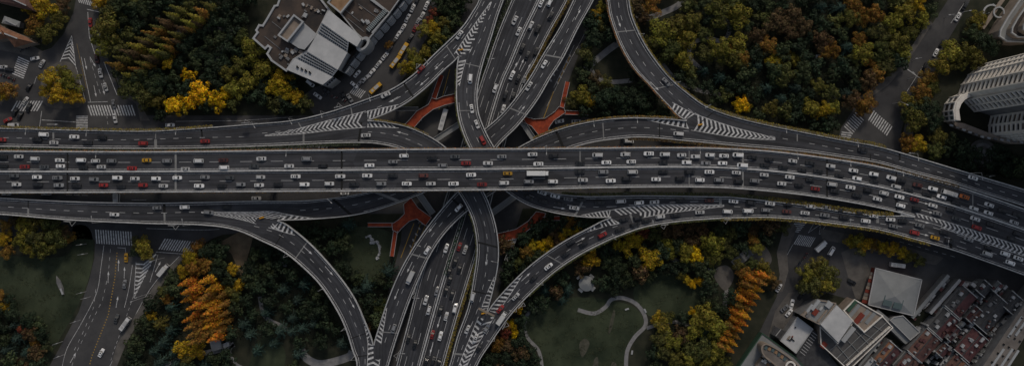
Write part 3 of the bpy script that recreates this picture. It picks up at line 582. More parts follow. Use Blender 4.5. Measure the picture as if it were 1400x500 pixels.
traffic(rdK, '740,4,w 752,3,w 753,22,k 726,35,w 735,40,k 714,66,k 721,76,k 733,71,k 700,103,w 708,108,k 717,110,s 691,130,k 701,132,k 688,149,w', 'on the right half of the upper low highway', True, 'top')
traffic(rdK, '704,28,w 709,43,w 677,121,w', 'on the left half of the upper low highway', False, 'top')
traffic(rdK, '628,337,r 636,341,w 622,358,k 628,367,k 614,371,k 615,382,k 610,397,k 618,402,k 622,421,w 602,424,k 610,432,w 591,457,r 602,459,w 583,493,k 592,493,k 600,495,k', 'on the right half of the lower low highway', True, 'top')
traffic(rdK, '610,339,w 597,398,s 582,410,w 586,424,w 558,463,k 567,471,k', 'on the left half of the lower low highway', False, 'top')
# vehicles at street level: x, y, colour+kind, heading (degrees, picture: 0 = right, 90 = up)
def street(txt, place, group, side='left'):
    for tok in txt.split():
        a = tok.split(','); x, y = float(a[0]), float(a[1]); p = P(x, y, 1.0); p.z = 0.06
        vehicle(KIND[a[2][1:]], a[2][0], p, R(float(a[3])), place, x if side == 'left' else y, side, group)
street('34,138,w,57 20,153,k,62 39,147,k,70 27,158,k,62 10,164,r,25 47,80,w,10 57,87,w,60 39,119,k,60 123,31,r,-88 132,80,d,-85 137,100,w,-80 144,119,w,-72 155,142,s,-80 157,162,w,-80 3,92,w,0 12,95,k,-5', 'at the upper left junction', 'cars at the street junctions')
street('18,171,wv,0 232,171,w,0 17,205,wb,0 232,209,wb,0 441,201,w,180', 'beside the upper left ramp', 'cars on the street below the decks')
street('160,270,wb,92 8,264,w,0 63,264,wv,0 350,271,w,0 471,264,w,180 860,193,wv,0 765,166,w,10 788,166,w,0', 'on the street below the main deck', 'cars on the street below the decks')
street('606,164,wb,74', 'between the two upper left ramps', 'cars on the street below the decks')
street('172,352,y,88 170,388,s,82 159,435,g,72 172,442,wm,55 138,482,w,62 224,369,wt,50', 'on the lower left street', 'cars on the lower left street')
street('1289,59,k,57 1280,72,w,62 1265,91,k,62 1300,60,d,-10 1310,23,w,60 1320,8,k,60', 'on the upper right street', 'cars on the upper right street')
street('583,8,w,68 577,22,w,65 564,11,w,65 557,25,w,62 551,38,w,60 544,48,w,58 526,77,w,52 517,88,w,52 508,99,w,50 499,108,w,48 488,101,w,50 484,116,w,-40 568,38,r,62 571,30,s,64 589,-4,w,68 570,1,k,66 538,57,k,56 532,67,s,54 493,112,s,48 561,52,k,60 424,114,wv,-38 434,131,w,-35 445,123,k,-40 453,117,k,-40 470,131,k,-60 478,134,s,-60 552,68,ym,58 541,85,ym,52 514,121,ym,42', 'beside the pale flat roofed building', 'cars parked along the side street')
street('1226,362,wm,-8 1215,331,g,80 1122,336,wt,40 1137,343,wv,60 1065,393,w,58 1083,415,w,75 1079,427,w,50 1073,421,s,40 1165,385,k,-30 1095,404,k,60 1100,398,w,30', 'on the lower right street', 'cars at the lower right street')
# ------------------------------------------------------------------ trees
rng = random.Random(11)
def leafquad(b, c, n, s, rg):
    n = n.normalized(); x = n.orthogonal().normalized(); y = n.cross(x); a = rg.uniform(0, 6.28)
    u = (x * math.cos(a) + y * math.sin(a)) * s; v = (y * math.cos(a) - x * math.sin(a)) * s * rg.uniform(0.55, 0.95)
    i = len(b.v); b.v.extend([tuple(c - u), tuple(c - v * 0.8), tuple(c + u), tuple(c + v)]); b.f.append((i, i + 1, i + 2, i + 3)); b.m.append(0)
def rnd_dir(rg, lo=-0.35):
    while True:
        d = Vector((rg.gauss(0, 1), rg.gauss(0, 1), rg.gauss(0, 1))).normalized()
        if d.z > lo: return d
def broadleaf(seed, nb=13, per=175, leaf=0.060, flat_=0.85):
    rg = random.Random(seed); b = MB(); blobs = [(Vector((0, 0, 1.1)), 0.45)]
    for k in range(nb):
        a = 2.4 * k + rg.uniform(-0.4, 0.4); rr = 0.78 * math.sqrt((k + 0.7) / nb) * rg.uniform(0.8, 1.15)
        blobs.append((Vector((rr * math.cos(a), rr * math.sin(a), 1.42 - 0.75 * rr * rr + rg.uniform(-0.30, 0.16))), rg.uniform(0.20, 0.36)))
    for c, r in blobs:
        n = int(per * (r / 0.33) ** 2)
        for _ in range(n):
            d = rnd_dir(rg); q = r * rg.uniform(0.72, 1.08)
            leafquad(b, c + Vector((d.x, d.y, d.z * flat_)) * q, (d + Vector((rg.gauss(0, .28), rg.gauss(0, .28), rg.gauss(0, .28)))), leaf * rg.uniform(0.6, 1.25), rg)
    t = MB(); t.tube((0, 0, 0), (0, 0, 0.75), 0.075, 0.05, 7)
    for k in range(5):
        a = 1.256 * k + seed; t.tube((0, 0, 0.6), (0.42 * math.cos(a), 0.42 * math.sin(a), 1.2), 0.04, 0.015, 5)
    return b.mesh('broadleaf_crown', M['leaf']), t.mesh('trunk', M['bark'])
def conifer(seed, rad=0.135, layers=24, leaf=0.020, droop=0.05, arms=11):
    rg = random.Random(seed); b = MB()
    for k in range(layers):
        f = k / (layers - 1); z = 0.14 + 0.85 * f; r = rad * (1 - f) ** 0.85 + 0.008; na = max(4, int(arms * (1 - f * 0.6)))
        for a in range(na):
            an = 6.283 * a / na + rg.uniform(-.3, .3) + k * 1.1; rl = r * rg.uniform(0.78, 1.15)
            for j in range(max(2, int(rl / 0.022))):
                t = (j + rg.random()) / max(2, int(rl / 0.022)); p = Vector((math.cos(an) * rl * t, math.sin(an) * rl * t, z - droop * t * rl / rad + rg.uniform(-.012, .012)))
                p += Vector((rg.gauss(0, .008), rg.gauss(0, .008), 0))
                leafquad(b, p, Vector((math.cos(an) * .6, math.sin(an) * .6, 1)) + Vector((rg.gauss(0, .4), rg.gauss(0, .4), rg.gauss(0, .4))), leaf * rg.uniform(.7, 1.3), rg)
    t = MB(); t.tube((0, 0, 0), (0, 0, 0.95), 0.016, 0.003, 7)
    return b.mesh('conifer_crown', M['leaf']), t.mesh('trunk', M['bark'])
def cedar(seed):
    return conifer(seed, 0.36, 11, 0.026, 0.09, 10)
PROTO = {'b': [broadleaf(s) for s in range(1, 8)], 'f': [broadleaf(20 + s, 9, 100, 0.085, 0.9) for s in range(4)], 'c': [conifer(40 + s) for s in range(4)], 'd': [cedar(60 + s) for s in range(4)]}
TC = {'dg': (0.023, 0.037, 0.019), 'mg': (0.040, 0.054, 0.023), 'oc': (0.40, 0.15, 0.014), 'oy': (0.44, 0.21, 0.014), 'og': (0.080, 0.086, 0.024), 'yg': (0.175, 0.155, 0.022), 'ye': (0.58, 0.37, 0.008), 'gy': (0.34, 0.23, 0.014), 'or': (0.22, 0.12, 0.022), 'br': (0.095, 0.062, 0.028), 're': (0.15, 0.045, 0.022), 'te': (0.030, 0.056, 0.044), 'og2': (0.11, 0.10, 0.020)}
TN = {'dg': 'dark green', 'mg': 'green', 'og': 'olive green', 'og2': 'olive green', 'yg': 'yellow green', 'ye': 'bright yellow', 'gy': 'golden', 'or': 'orange', 'oc': 'deep orange', 'oy': 'amber', 'br': 'brown', 're': 'red', 'te': 'blue green'}
PLACED = []
CANOPY = {'v': [], 'f': [], 'c': []}; CTR = MB()
FILLP = [broadleaf(80 + s, 11, 62, 0.10) for s in range(5)]
def filler(px, py, r, col):
    crown, trunk = FILLP[rng.randrange(5)]; sc = r * S * 1.1; sz = sc * rng.uniform(0.85, 1.1); p = P(px, py, sc * 1.25); a = rng.uniform(0, 6.28); ca, sa = math.cos(a), math.sin(a)
    i0 = len(CANOPY['v']); CANOPY['v'].extend([(p.x + sc * (v.co.x * ca - v.co.y * sa), p.y + sc * (v.co.x * sa + v.co.y * ca), sz * v.co.z) for v in crown.vertices])
    CANOPY['f'].extend([tuple(i0 + k for k in f.vertices) for f in crown.polygons]); c = TC[col]; j = rng.uniform(0.7, 1.35); CANOPY['c'].extend([(c[0] * j, c[1] * j, c[2] * j, 1.0)] * len(crown.vertices))
    CTR.tube((p.x, p.y, 0), (p.x, p.y, sz * .9), sc * .07, sc * .04, 6); PLACED.append((px, py, r))
def tree(px, py, r, col, place, form='b', hgt=None):
    """px, py: where the top of the crown appears; r: crown radius in photo pixels"""
    protos = PROTO[form]; crown, trunk = protos[rng.randrange(len(protos))]
    if form in 'bf':
        sc = r * S * 1.30; top = sc * 1.5; sz = sc * rng.uniform(0.9, 1.1); p = P(px, py, top * 0.85)
    else:
        sz = hgt; sc = hgt * (1.0 if form == 'c' else r * S / (0.36 * hgt)); p = P(px, py, hgt * (0.75 if form == 'c' else 0.6))
    p.z = 0.0
    nm = {'b': 'broadleaf_tree', 'f': 'broadleaf_tree', 'c': 'conifer_tree', 'd': 'cedar_tree'}[form]
    root = bpy.data.objects.new(nm, None); root.location = p; root.rotation_euler = (0, 0, rng.uniform(0, 6.28)); root.scale = (sc, sc, sz); C.objects.link(root)
    root['category'] = 'tree'; root['group'] = 'trees in the parks'
    c = TC[col]; j = rng.uniform(0.8, 1.25); hj = rng.uniform(0.9, 1.1)
    o = bpy.data.objects.new('crown', crown); C.objects.link(o); o.parent = root; o.color = (c[0] * j * hj, c[1] * j, c[2] * j, 1)
    o = bpy.data.objects.new('trunk', trunk); C.objects.link(o); o.parent = root
    register(root, TN[col] + {'b': ' broadleaf tree', 'f': ' broadleaf tree', 'c': ' conifer', 'd': ' cedar'}[form], place, px)
    PLACED.append((px, py, r))
def trees(txt, place, form='b', hgt=None, default_r=12):
    for tok in txt.split():
        a = tok.split(','); tree(float(a[0]), float(a[1]), float(a[2]), a[3], place, form, hgt)
def inside(x, y, poly):
    c = False; n = len(poly)
    for i in range(n):
        (x1, y1), (x2, y2) = poly[i], poly[(i + 1) % n]
        if (y1 > y) != (y2 > y) and x < (x2 - x1) * (y - y1) / (y2 - y1) + x1: c = not c
    return c
FILLS = []
def fill(poly, place, cols, spacing, holes=(), rr=(10, 15)):
    xs = [p[0] for p in poly]; ys = [p[1] for p in poly]; FILLS.append((poly, holes)); cl = cols.split(); tries = int((max(xs) - min(xs)) * (max(ys) - min(ys)) / spacing ** 2 * 14)
    for _ in range(tries):
        x, y = rng.uniform(min(xs), max(xs)), rng.uniform(min(ys), max(ys))
        if not inside(x, y, poly) or any(inside(x, y, h) for h in holes): continue
        if any((x - a) ** 2 + (y - b) ** 2 < (0.62 * (spacing + (r if r < spacing else spacing) * 0.55)) ** 2 for a, b, r in PLACED): continue
        c = rng.choice(cl); r = rng.uniform(*rr)
        if c == 'te': tree(x, y, r, c, place, 'd', rng.uniform(9, 13))
        else: filler(x, y, r, c)
# upper left
trees('60,10,15,gy 78,26,13,og2 45,34,13,or 62,46,12,og2 40,8,10,gy 84,6,10,br', 'above the upper left junction')
trees('10,122,11,or 0,130,9,gy', 'at the left edge beside the junction')
trees('68,108,12,gy 94,112,14,yg 80,128,14,gy 62,124,10,gy 102,132,10,gy 84,100,10,yg', 'on the traffic island')
U = 'in the upper left park'
for i in range(10): tree(152 + i * 9.6, 88 - i * 8.6, 8, ('or', 'og2', 'br', 'yg', 'og2')[i % 5], U, 'c', rng.uniform(17, 22))
for i in range(13): tree(172 + i * 9.0, 102 - i * 8.0, 8, ('yg', 'or', 'og2', 'br', 'yg')[i % 5], U, 'c', rng.uniform(17, 22))
for i in range(8): tree(166 + i * 9.6, 84 - i * 8.6, 8, ('br', 'og', 'or')[i % 3], U, 'c', rng.uniform(15, 19))
for i in range(9): tree(190 + i * 9.4, 98 - i * 8.4, 8, ('og', 'or', 'br')[i % 3], U, 'c', rng.uniform(14, 18))
trees('143,38,19,og2 152,14,14,og 135,4,10,gy 165,2,14,mg 140,58,14,yg 160,66,12,og', U)
trees('255,102,10,ye 272,124,15,ye 296,136,13,ye 238,144,13,ye 307,126,9,ye 262,138,11,ye 250,148,9,gy 229,86,9,gy 215,78,8,og2', U, 'f')
trees('345,68,15,yg 328,88,12,og2 360,94,15,yg 382,108,14,gy 338,112,13,yg 386,126,12,gy 310,100,11,og2 318,122,13,yg 330,52,11,og 372,120,12,gy 405,132,10,gy 175,120,15,og 188,108,13,mg 196,132,14,og 208,118,13,mg 212,138,12,og2 220,112,12,dg', U)
fill([(140, -20), (352, -20), (325, 55), (385, 105), (425, 138), (400, 150), (330, 140), (215, 162), (190, 138), (165, 120), (150, 70)], U, 'dg dg dg dg mg og', 16)
# by the side street
trees('593,17,7,re 587,28,6,re 597,27,6,mg', 'beside the parked yellow buses', 'f')
trees('580,40,10,yg 597,52,11,yg 592,38,9,gy 608,32,9,og2 562,74,8,yg 555,93,10,gy 570,84,10,yg 582,72,9,yg 566,96,8,og2 605,12,9,mg 531,62,5,or 610,58,8,dg', 'beside the parked yellow buses')
fill([(600, -20), (640, -20), (622, 38), (600, 62), (575, 92), (588, 50)], 'beside the parked yellow buses', 'dg mg', 14)
# between the low highway and the upper right ramp
T = 'left of the upper right ramp'
trees('816,20,9,gy 822,10,8,yg 812,52,14,dg 800,72,11,og 806,85,9,mg 795,130,13,yg 783,140,10,og 808,138,9,gy 826,136,13,dg 850,140,13,dg 876,140,13,dg 838,128,12,dg 864,130,12,dg 815,105,8,br 830,113,9,og2 822,36,9,og', T)
fill([(806, 30), (826, -15), (834, 30), (848, 75), (880, 120), (918, 158), (862, 154), (790, 158), (778, 148), (792, 110)], T, 'dg dg mg', 17, [[(800, 60), (850, 50), (855, 75), (870, 112), (830, 125), (800, 100)]])
# upper right park
N = 'in the upper right park'
trees('905,44,17,yg 926,34,14,og2 946,28,14,og2 940,54,14,yg 918,66,14,og 934,80,12,yg 896,58,12,og 890,64,9,yg 962,45,11,og 985,14,17,og2 1010,18,16,yg 1002,4,13,og 965,5,12,mg 870,10,13,br 890,8,13,or 880,24,10,br 985,68,16,yg 1002,82,13,og2 968,74,12,og 1010,58,13,yg 1036,48,11,br 1052,62,13,or 1015,82,11,or 1004,70,9,or 1064,28,15,br 1086,22,14,br 1100,36,13,br 1080,42,12,br 1126,54,13,br 1136,66,11,or 1128,72,9,or 1170,12,13,or 1178,26,10,or 1164,24,12,og2 1176,54,10,or 1182,72,14,yg 1192,84,9,or 1168,80,10,og 1086,80,9,yg 1060,96,13,mg 1076,100,14,og 1100,100,13,mg 1120,118,11,og2 1016,140,9,ye 1011,146,8,ye 1022,146,7,gy 1056,148,11,og2 1110,148,12,yg 1128,150,12,gy 1140,146,10,yg 1186,140,12,or 1166,136,12,br 1178,150,9,or 1195,20,13,or 1205,44,14,og 1222,30,14,yg 1240,16,14,yg 1255,6,11,gy 1262,28,10,yg 1228,58,14,og2 1238,72,11,yg 1208,70,13,og 1214,90,12,og 1200,100,12,or 1245,46,11,og2 1190,110,12,br 1060,82,10,gy', N)
trees('1036,90,12,te 986,106,12,te 964,96,10,te 1150,10,13,te 1160,64,13,te 1160,128,11,te 1090,120,11,te 1050,120,11,te 1070,135,11,te 1124,8,12,te', N, 'd', 11)
fill([(868, -20), (1295, -20), (1270, 28), (1235, 82), (1202, 112), (1150, 142), (1138, 180), (1060, 164), (990, 144), (942, 118), (905, 80), (880, 40)], N, 'dg dg dg dg mg mg og', 19, [[(868, 12), (940, -25), (955, -10), (900, 35), (870, 34)], [(945, 55), (990, 20), (1002, 36), (985, 60), (968, 100), (940, 85)]], (10, 15))
# beside the pale tower
E = 'beside the pale curved tower'
trees('1302,70,15,yg 1320,72,13,og2 1286,88,13,yg 1270,106,11,or 1262,124,12,or 1276,120,10,og2 1338,80,12,og2 1312,86,11,og2 1344,54,13,dg 1330,48,12,mg 1356,62,11,dg 1240,138,10,yg 1252,164,15,og2 1245,150,11,mg 1244,194,11,or 1256,196,11,gy 1284,186,11,og2 1280,206,11,og 1272,150,14,dg 1278,168,13,dg 1262,140,11,og2 1340,26,11,yg 1330,36,9,og', E)
fill([(1290, 186), (1340, 206), (1420, 215), (1420, 250), (1340, 232), (1268, 210)], E, 'dg dg mg dg', 17)
# lower left
W_ = 'at the left edge below the ramp'
trees('8,308,9,or 4,325,9,gy 10,345,9,or 52,298,16,og2 36,308,13,yg 68,306,14,og 74,324,13,og 30,326,12,yg 50,326,14,og 60,340,14,og2 40,340,11,yg 86,318,10,br 92,324,8,or 22,300,9,br', W_)
trees('0,405,8,or 12,410,8,dg 16,428,10,dg 30,450,8,re 46,467,7,or 38,440,10,dg 55,458,10,dg 6,420,7,gy 62,475,8,mg', 'at the bottom left corner')
trees('22,462,13,te 8,478,12,te 35,482,12,te 18,445,10,te', 'at the bottom left corner', 'd', 10)
fill([(0, 425), (60, 445), (66, 480), (50, 505), (-20, 505), (-20, 420)], 'at the bottom left corner', 'dg mg br', 16)
trees('196,338,11,yg 186,334,9,og 200,348,8,yg 184,344,8,dg', 'on the island between the lower left streets')
V = 'in the lower left park'
for x, y in [(244, 388), (249, 399), (248, 410), (257, 420), (250, 437), (253, 447), (256, 458), (258, 467)]: tree(x + 6, y, 7, rng.choice(['oc', 'oc', 'oy', 'or']), V, 'c', rng.uniform(21, 26))
for x, y in [(273, 384), (271, 408), (276, 418), (277, 428), (278, 437), (278, 446), (278, 456), (284, 463), (280, 396)]: tree(x + 6, y, 7, rng.choice(['oc', 'oy', 'or']), V, 'c', rng.uniform(21, 26))
for x, y in [(296, 405), (299, 417), (300, 430), (300, 441), (298, 452)]: tree(x + 4, y, 8, 'or', V, 'c', rng.uniform(16, 20))
trees('270,338,10,or 258,352,10,gy 264,366,10,or 250,372,9,gy 284,344,12,dg 298,358,10,mg 296,372,12,dg 282,360,11,or 318,368,8,gy 324,390,8,gy 316,398,8,og2 322,405,8,og 228,410,8,or 222,398,8,og 205,430,8,gy 248,476,11,gy 268,480,11,gy 254,490,9,og2 365,345,11,dg', V)
trees('362,428,12,te 332,444,13,te 340,458,11,te 232,420,12,te 216,444,13,og2 232,452,12,te 222,468,12,te 398,435,11,te 350,480,11,te 210,480,12,te 236,482,11,te 372,470,10,te', V, 'd', 11)
fill([(250, 352), (330, 322), (390, 350), (440, 396), (466, 452), (478, 505), (165, 505), (205, 412)], V, 'dg dg dg mg te', 18, [[(316, 462), (395, 455), (400, 520), (310, 520)], [(408, 470), (485, 470), (485, 520), (408, 520)], [(262, 380), (310, 380), (312, 470), (262, 470)], [(350, 400), (400, 445), (395, 460), (345, 420)], [(300, 325), (350, 310), (350, 335), (338, 372), (314, 372)], [(278, 456), (318, 456), (318, 484), (278, 484)]])
fill([(405, 316), (500, 303), (470, 330), (470, 365), (510, 390), (530, 360), (536, 390), (516, 455), (500, 420), (470, 372)], 'in the garden inside the lower left ramp', 'dg dg dg te dg mg', 17)
trees('520,418,9,og 514,432,8,dg 508,448,6,br', 'in the garden inside the lower left ramp')
# lower right
G2 = 'between the two lower right ramps'
trees('719,343,9,or 728,336,8,gy 740,336,8,ye 750,330,8,gy 746,344,7,gy 782,306,9,or 776,316,8,gy 790,314,8,ye 768,324,7,gy 706,360,8,og 714,356,7,og2 755,315,9,br 762,330,8,br', G2)
fill([(690, 335), (745, 303), (825, 302), (765, 330), (705, 380), (688, 380)], G2, 'dg dg br mg', 15)
K2 = 'in the lower right park'
trees('856,336,13,gy 870,328,10,gy 889,354,14,gy 912,334,10,yg 918,346,9,yg 940,346,12,yg 951,350,11,ye 975,332,14,yg 968,340,10,og2 976,352,11,og2 990,332,10,og 910,320,9,br 880,318,9,re 925,316,10,br 945,314,9,br 895,322,10,og 808,354,12,gy 800,350,9,yg 845,364,11,mg 962,322,11,br 1000,318,10,og 985,314,10,mg 940,382,6,gy 946,388,6,ye 957,384,6,ye 931,378,6,og2 708,420,8,ye 714,410,6,gy 700,443,7,ye 690,455,8,re 704,456,6,ye 693,445,7,or 680,470,9,or 672,490,9,dg 692,490,10,dg', K2)
trees('907,446,12,yg 900,433,8,gy 912,434,9,og2 908,462,12,og 918,468,13,yg 910,481,12,og 922,492,12,og2 965,434,16,yg 982,448,16,yg 950,452,13,yg 960,478,15,og 980,480,14,yg 944,494,12,yg 966,498,13,yg 949,426,7,ye 996,466,8,or 990,474,7,or 940,470,10,og 990,495,11,og2', K2)
trees('776,396,12,te 745,397,11,te 768,410,10,te', K2, 'd', 9)
trees('1030,328,9,or 1036,338,9,yg 1045,366,10,yg 1020,372,9,or 1028,360,8,og 1010,362,8,og2 1030,316,8,br 1052,378,9,or 1060,388,8,br 1072,311,9,og 1000,345,9,og', K2)
for i in range(12): tree(1048 - i * 4.4, 378 + i * 9.2, 8, ('oc', 'or', 'oy', 'oc')[i % 4], K2, 'c', rng.uniform(16, 21))
for i in range(11): tree(1030 - i * 4.2, 382 + i * 9.2, 8, ('oc', 'or', 'oc')[i % 3], K2, 'c', rng.uniform(16, 20))
LAWNS = [[(716, 430), (745, 412), (785, 404), (838, 404), (872, 416), (886, 440), (870, 464), (860, 490), (860, 530), (736, 530), (732, 478), (712, 455)], [(866, 392), (900, 374), (950, 378), (970, 402), (942, 434), (896, 436), (868, 418)], [(970, 360), (1060, 326), (1062, 350), (1005, 400), (985, 430), (970, 400)], [(782, 366), (822, 366), (822, 406), (782, 406)], [(862, 398), (896, 398), (896, 480), (858, 480)], [(822, 398), (862, 398), (862, 420), (822, 420)]]
fill([(765, 382), (850, 326), (1000, 306), (1060, 310), (1040, 345), (1000, 385), (1012, 400), (1000, 440), (1000, 505), (895, 505), (880, 470), (880, 400), (800, 412), (740, 420), (712, 445), (735, 505), (655, 505), (690, 452)], K2, 'dg dg dg br mg', 17, LAWNS)
trees('1118,364,12,og2 1105,376,12,yg 1132,372,13,og2 1112,392,13,og 1128,390,13,yg 1140,388,10,og 1100,392,9,og2', 'in the street beside the lower right roofs')
trees('1172,328,10,yg 1183,334,10,gy 1164,330,8,gy 1178,340,9,og 1206,337,8,gy 1220,341,9,gy 1234,345,8,gy 1246,351,8,og2 1258,357,8,og 1195,336,8,or', 'below the lower right ramp')

cm = bpy.data.meshes.new('woodland_canopy'); cm.from_pydata(CANOPY['v'], [], CANOPY['f']); cm.materials.append(M['leaf_mixed'])
at_ = cm.color_attributes.new('leaf_tint', 'FLOAT_COLOR', 'POINT'); at_.data.foreach_set('color', [x for c in CANOPY['c'] for x in c])
co = link(bpy.data.objects.new('woodland', cm)); tag(co, 'mass of smaller dark trees filling the parks between the larger crowns', 'woodland', None, 'stuff'); CTR.build('trunks', M['bark'], co)
# undergrowth (nobody could count it)
ug = MB(); rg = random.Random(5)
for poly, holes in FILLS:
    xs = [p[0] for p in poly]; ys = [p[1] for p in poly]
    for _ in range(int((max(xs) - min(xs)) * (max(ys) - min(ys)) * 0.10)):
        x, y = rg.uniform(min(xs), max(xs)), rg.uniform(min(ys), max(ys))
        if inside(x, y, poly) and not any(inside(x, y, h) for h in holes):
            c = P(x, y, 0); hh = rg.uniform(0.2, 1.3)
            for _k in range(4): leafquad(ug, c + Vector((rg.gauss(0, .5), rg.gauss(0, .5), hh * rg.uniform(.5, 1))), rnd_dir(rg, 0.1), rg.uniform(.22, .42), rg)
uo = ug.build('undergrowth', M['leaf']); uo.color = (0.018, 0.028, 0.014, 1); tag(uo, 'low dark green shrubs covering the ground below the trees', 'undergrowth', None, 'stuff')

# rough grass on the lawns
gg = MB(); rg = random.Random(15)
for poly in [[(718, 432), (745, 417), (785, 408), (835, 414), (866, 424), (876, 440), (862, 462), (852, 490), (852, 515), (745, 515), (742, 478), (720, 455)], [(870, 394), (900, 378), (946, 382), (964, 402), (938, 430), (900, 433), (874, 418)], [(0, 354), (60, 354), (95, 348), (104, 316), (120, 316), (124, 345), (116, 385), (96, 430), (72, 475), (52, 505), (40, 505), (50, 470), (40, 440), (0, 420)], [(468, 317), (500, 312), (533, 322), (528, 358), (505, 382), (477, 363), (464, 340)]]:
    xs = [p[0] for p in poly]; ys = [p[1] for p in poly]
    for _ in range(int((max(xs) - min(xs)) * (max(ys) - min(ys)) * 0.55)):
        x, y = rg.uniform(min(xs), max(xs)), rg.uniform(min(ys), max(ys))
        if inside(x, y, poly) and math.sin(x * .21 + math.sin(y * .17) * 2) + math.sin(y * .26 + x * .05) + rg.gauss(0, .7) > .1: leafquad(gg, P(x, y, 0) + Vector((0, 0, rg.uniform(.08, .2))), rnd_dir(rg, .3), rg.uniform(.12, .3), rg)
go = gg.build('grass', M['leaf']); go.color = (0.045, 0.052, 0.026, 1); tag(go, 'rough tufts of grass on the lawns', 'grass', None, 'stuff')
# ------------------------------------------------------------------ buildings
M['pale'] = mat('pale_render', (0.28, 0.29, 0.30), 0.85, (0.37, 0.375, 0.38), 0.15, 8)
M['darkroof'] = mat('bitumen_roof', (0.024, 0.023, 0.024), 0.9, (0.105, 0.075, 0.058), 0.07, 12, None, 0.1, 0.3, 0.35, 0.75)
M['greyroof'] = mat('grey_roof', (0.18, 0.188, 0.19), 0.8, (0.245, 0.253, 0.255), 0.08, 6)
M['greywall'] = mat('grey_wall', (0.11, 0.11, 0.115), 0.9, (0.18, 0.18, 0.18), 0.3, 6)
M['tan'] = mat('tan_render', (0.19, 0.155, 0.125), 0.85, (0.27, 0.22, 0.18), 0.3, 6)
M['cream'] = mat('cream_stone', (0.58, 0.54, 0.49), 0.8, (0.72, 0.68, 0.62), 0.3, 6)
M['orangeroof'] = mat('orange_tan_roof', (0.20, 0.12, 0.065), 0.85, (0.30, 0.19, 0.11), 0.25, 8)
def tilemat(name, c1, c2):
    m = mat(name, c1, 0.85, c2, 0.5, 8)
    t = m.node_tree; b = t.nodes['Principled BSDF']; wv = t.nodes.new('ShaderNodeTexWave'); tc = t.nodes.new('ShaderNodeTexCoord'); bp = t.nodes.new('ShaderNodeBump')
    wv.inputs['Scale'].default_value = 1.2; wv.inputs['Distortion'].default_value = 1.0; t.links.new(tc.outputs['Object'], wv.inputs[0]); bp.inputs['Strength'].default_value = 0.5
    t.links.new(wv.outputs[0], bp.inputs['Height']); t.links.new(bp.outputs[0], b.inputs['Normal']); return m
M['t_red'] = tilemat('red_tiles', (0.070, 0.036, 0.033), (0.125, 0.060, 0.052))
M['t_plum'] = tilemat('plum_tiles', (0.055, 0.025, 0.028), (0.11, 0.045, 0.045))
M['t_grey'] = tilemat('grey_tiles', (0.030, 0.031, 0.034), (0.062, 0.062, 0.066))
M['t_orange'] = tilemat('orange_tiles', (0.14, 0.068, 0.040), (0.23, 0.11, 0.064))
M['t_brown'] = tilemat('brown_tiles', (0.080, 0.043, 0.036), (0.135, 0.072, 0.058))
M['redpaint'] = mat('red_paint', (0.30, 0.03, 0.02), 0.6)
M['brickred'] = mat('dark_red_felt', (0.13, 0.022, 0.014), 0.8, (0.20, 0.04, 0.025), 0.5)
M['skyl'] = mat('skylight_glass', (0.07, 0.10, 0.10), 0.25, spec=0.6)
M['green'] = mat('green_edge', (0.03, 0.07, 0.045), 0.8)
M['screed'] = mat('grey_screed', (0.055, 0.055, 0.058), 0.9, (0.11, 0.105, 0.10), 0.12, 10)
M['striproof'] = mat('weathered_screed', (0.12, 0.105, 0.094), 0.9, (0.18, 0.16, 0.145), 0.2, 8)
M['winbrown'] = mat('brown_glazing', (0.06, 0.045, 0.035), 0.5, (0.13, 0.10, 0.08), 0.4, 4)
M['brightroof'] = mat('white_membrane', (0.36, 0.365, 0.37), 0.8, (0.48, 0.48, 0.48), 0.12, 8)
UC = MB(); UC.box((0, 0, 0.5), (1, 1, 1)); 
def ucube(m):
    k = '_cube_' + m
    if k not in M: M[k] = UC.mesh('unit_block', M[m])
    return M[k]
def blockobj(name, m, c, d, ang, parent):
    """box standing on c (world), size d, rotated by ang about z; shared mesh"""
    o = bpy.data.objects.new(name, ucube(m)); o.location = c; o.scale = d; o.rotation_euler = (0, 0, ang); return link(o, parent)
def bld(name, label, cat, px, py): return tag(empty(name, P(px, py, 0)), label, cat)
def pts(poly, z): return [P(x, y, z) for x, y in poly]
def block(parent, name, poly, zt, zb, mw, mr=None):
    T = pts(poly, zt); B = [Vector((p.x, p.y, zb)) for p in T]; b = MB(); b.prism(B, T, 0, 1)
    return b.build(name, [M[mw], M[mr or mw]], parent)
def rim(parent, poly, zt, m='pale', wd=0.6, h=0.9, name='roof_parapet'):
    T = pts(poly, zt)
    b = MB(); n = len(T)
    for i in range(n):
        a, c = T[i], T[(i + 1) % n]; d = (c - a); L = d.length
        if L < 0.2: continue
        b.box((a + c) / 2 + Vector((0, 0, h / 2 - 0.05 + 0.001 * i)), (L + wd * 0.98, wd, h), d)
    return b.build(name, M[m], parent)
def roof_clutter(parent, poly, z, n, seed, mats=('pale', 'metal', 'greywall', 'tan'), smin=0.6, smax=2.2):
    rg = random.Random(seed); xs = [p[0] for p in poly]; ys = [p[1] for p in poly]; k = 0
    while k < n:
        x, y = rg.uniform(min(xs), max(xs)), rg.uniform(min(ys), max(ys))
        if inside(x, y, poly):
            blockobj('roof_unit', rg.choice(mats), P(x, y, z) + Vector((0, 0, -0.02)), (rg.uniform(smin, smax), rg.uniform(smin, smax), rg.uniform(0.4, 1.4)), rg.uniform(0.5, 1.2), parent); k += 1
def wall_windows(parent, a, b, zrows, n, size, m='glass', proud=0.05, name='window', f0=0.0, f1=1.0):
    """a, b: world points of a wall foot; windows stand on rows at heights zrows"""
    a = Vector((a.x, a.y, 0)); b = Vector((b.x, b.y, 0)); d = b - a; ang = math.atan2(d.y, d.x)
    for z in zrows:
        for k in range(n):
            p = a.lerp(b, f0 + (f1 - f0) * (k + 0.5) / n); p.z = z
            blockobj(name, m, p, (size[0], proud * 2 + 0.1, size[1]), ang, parent)

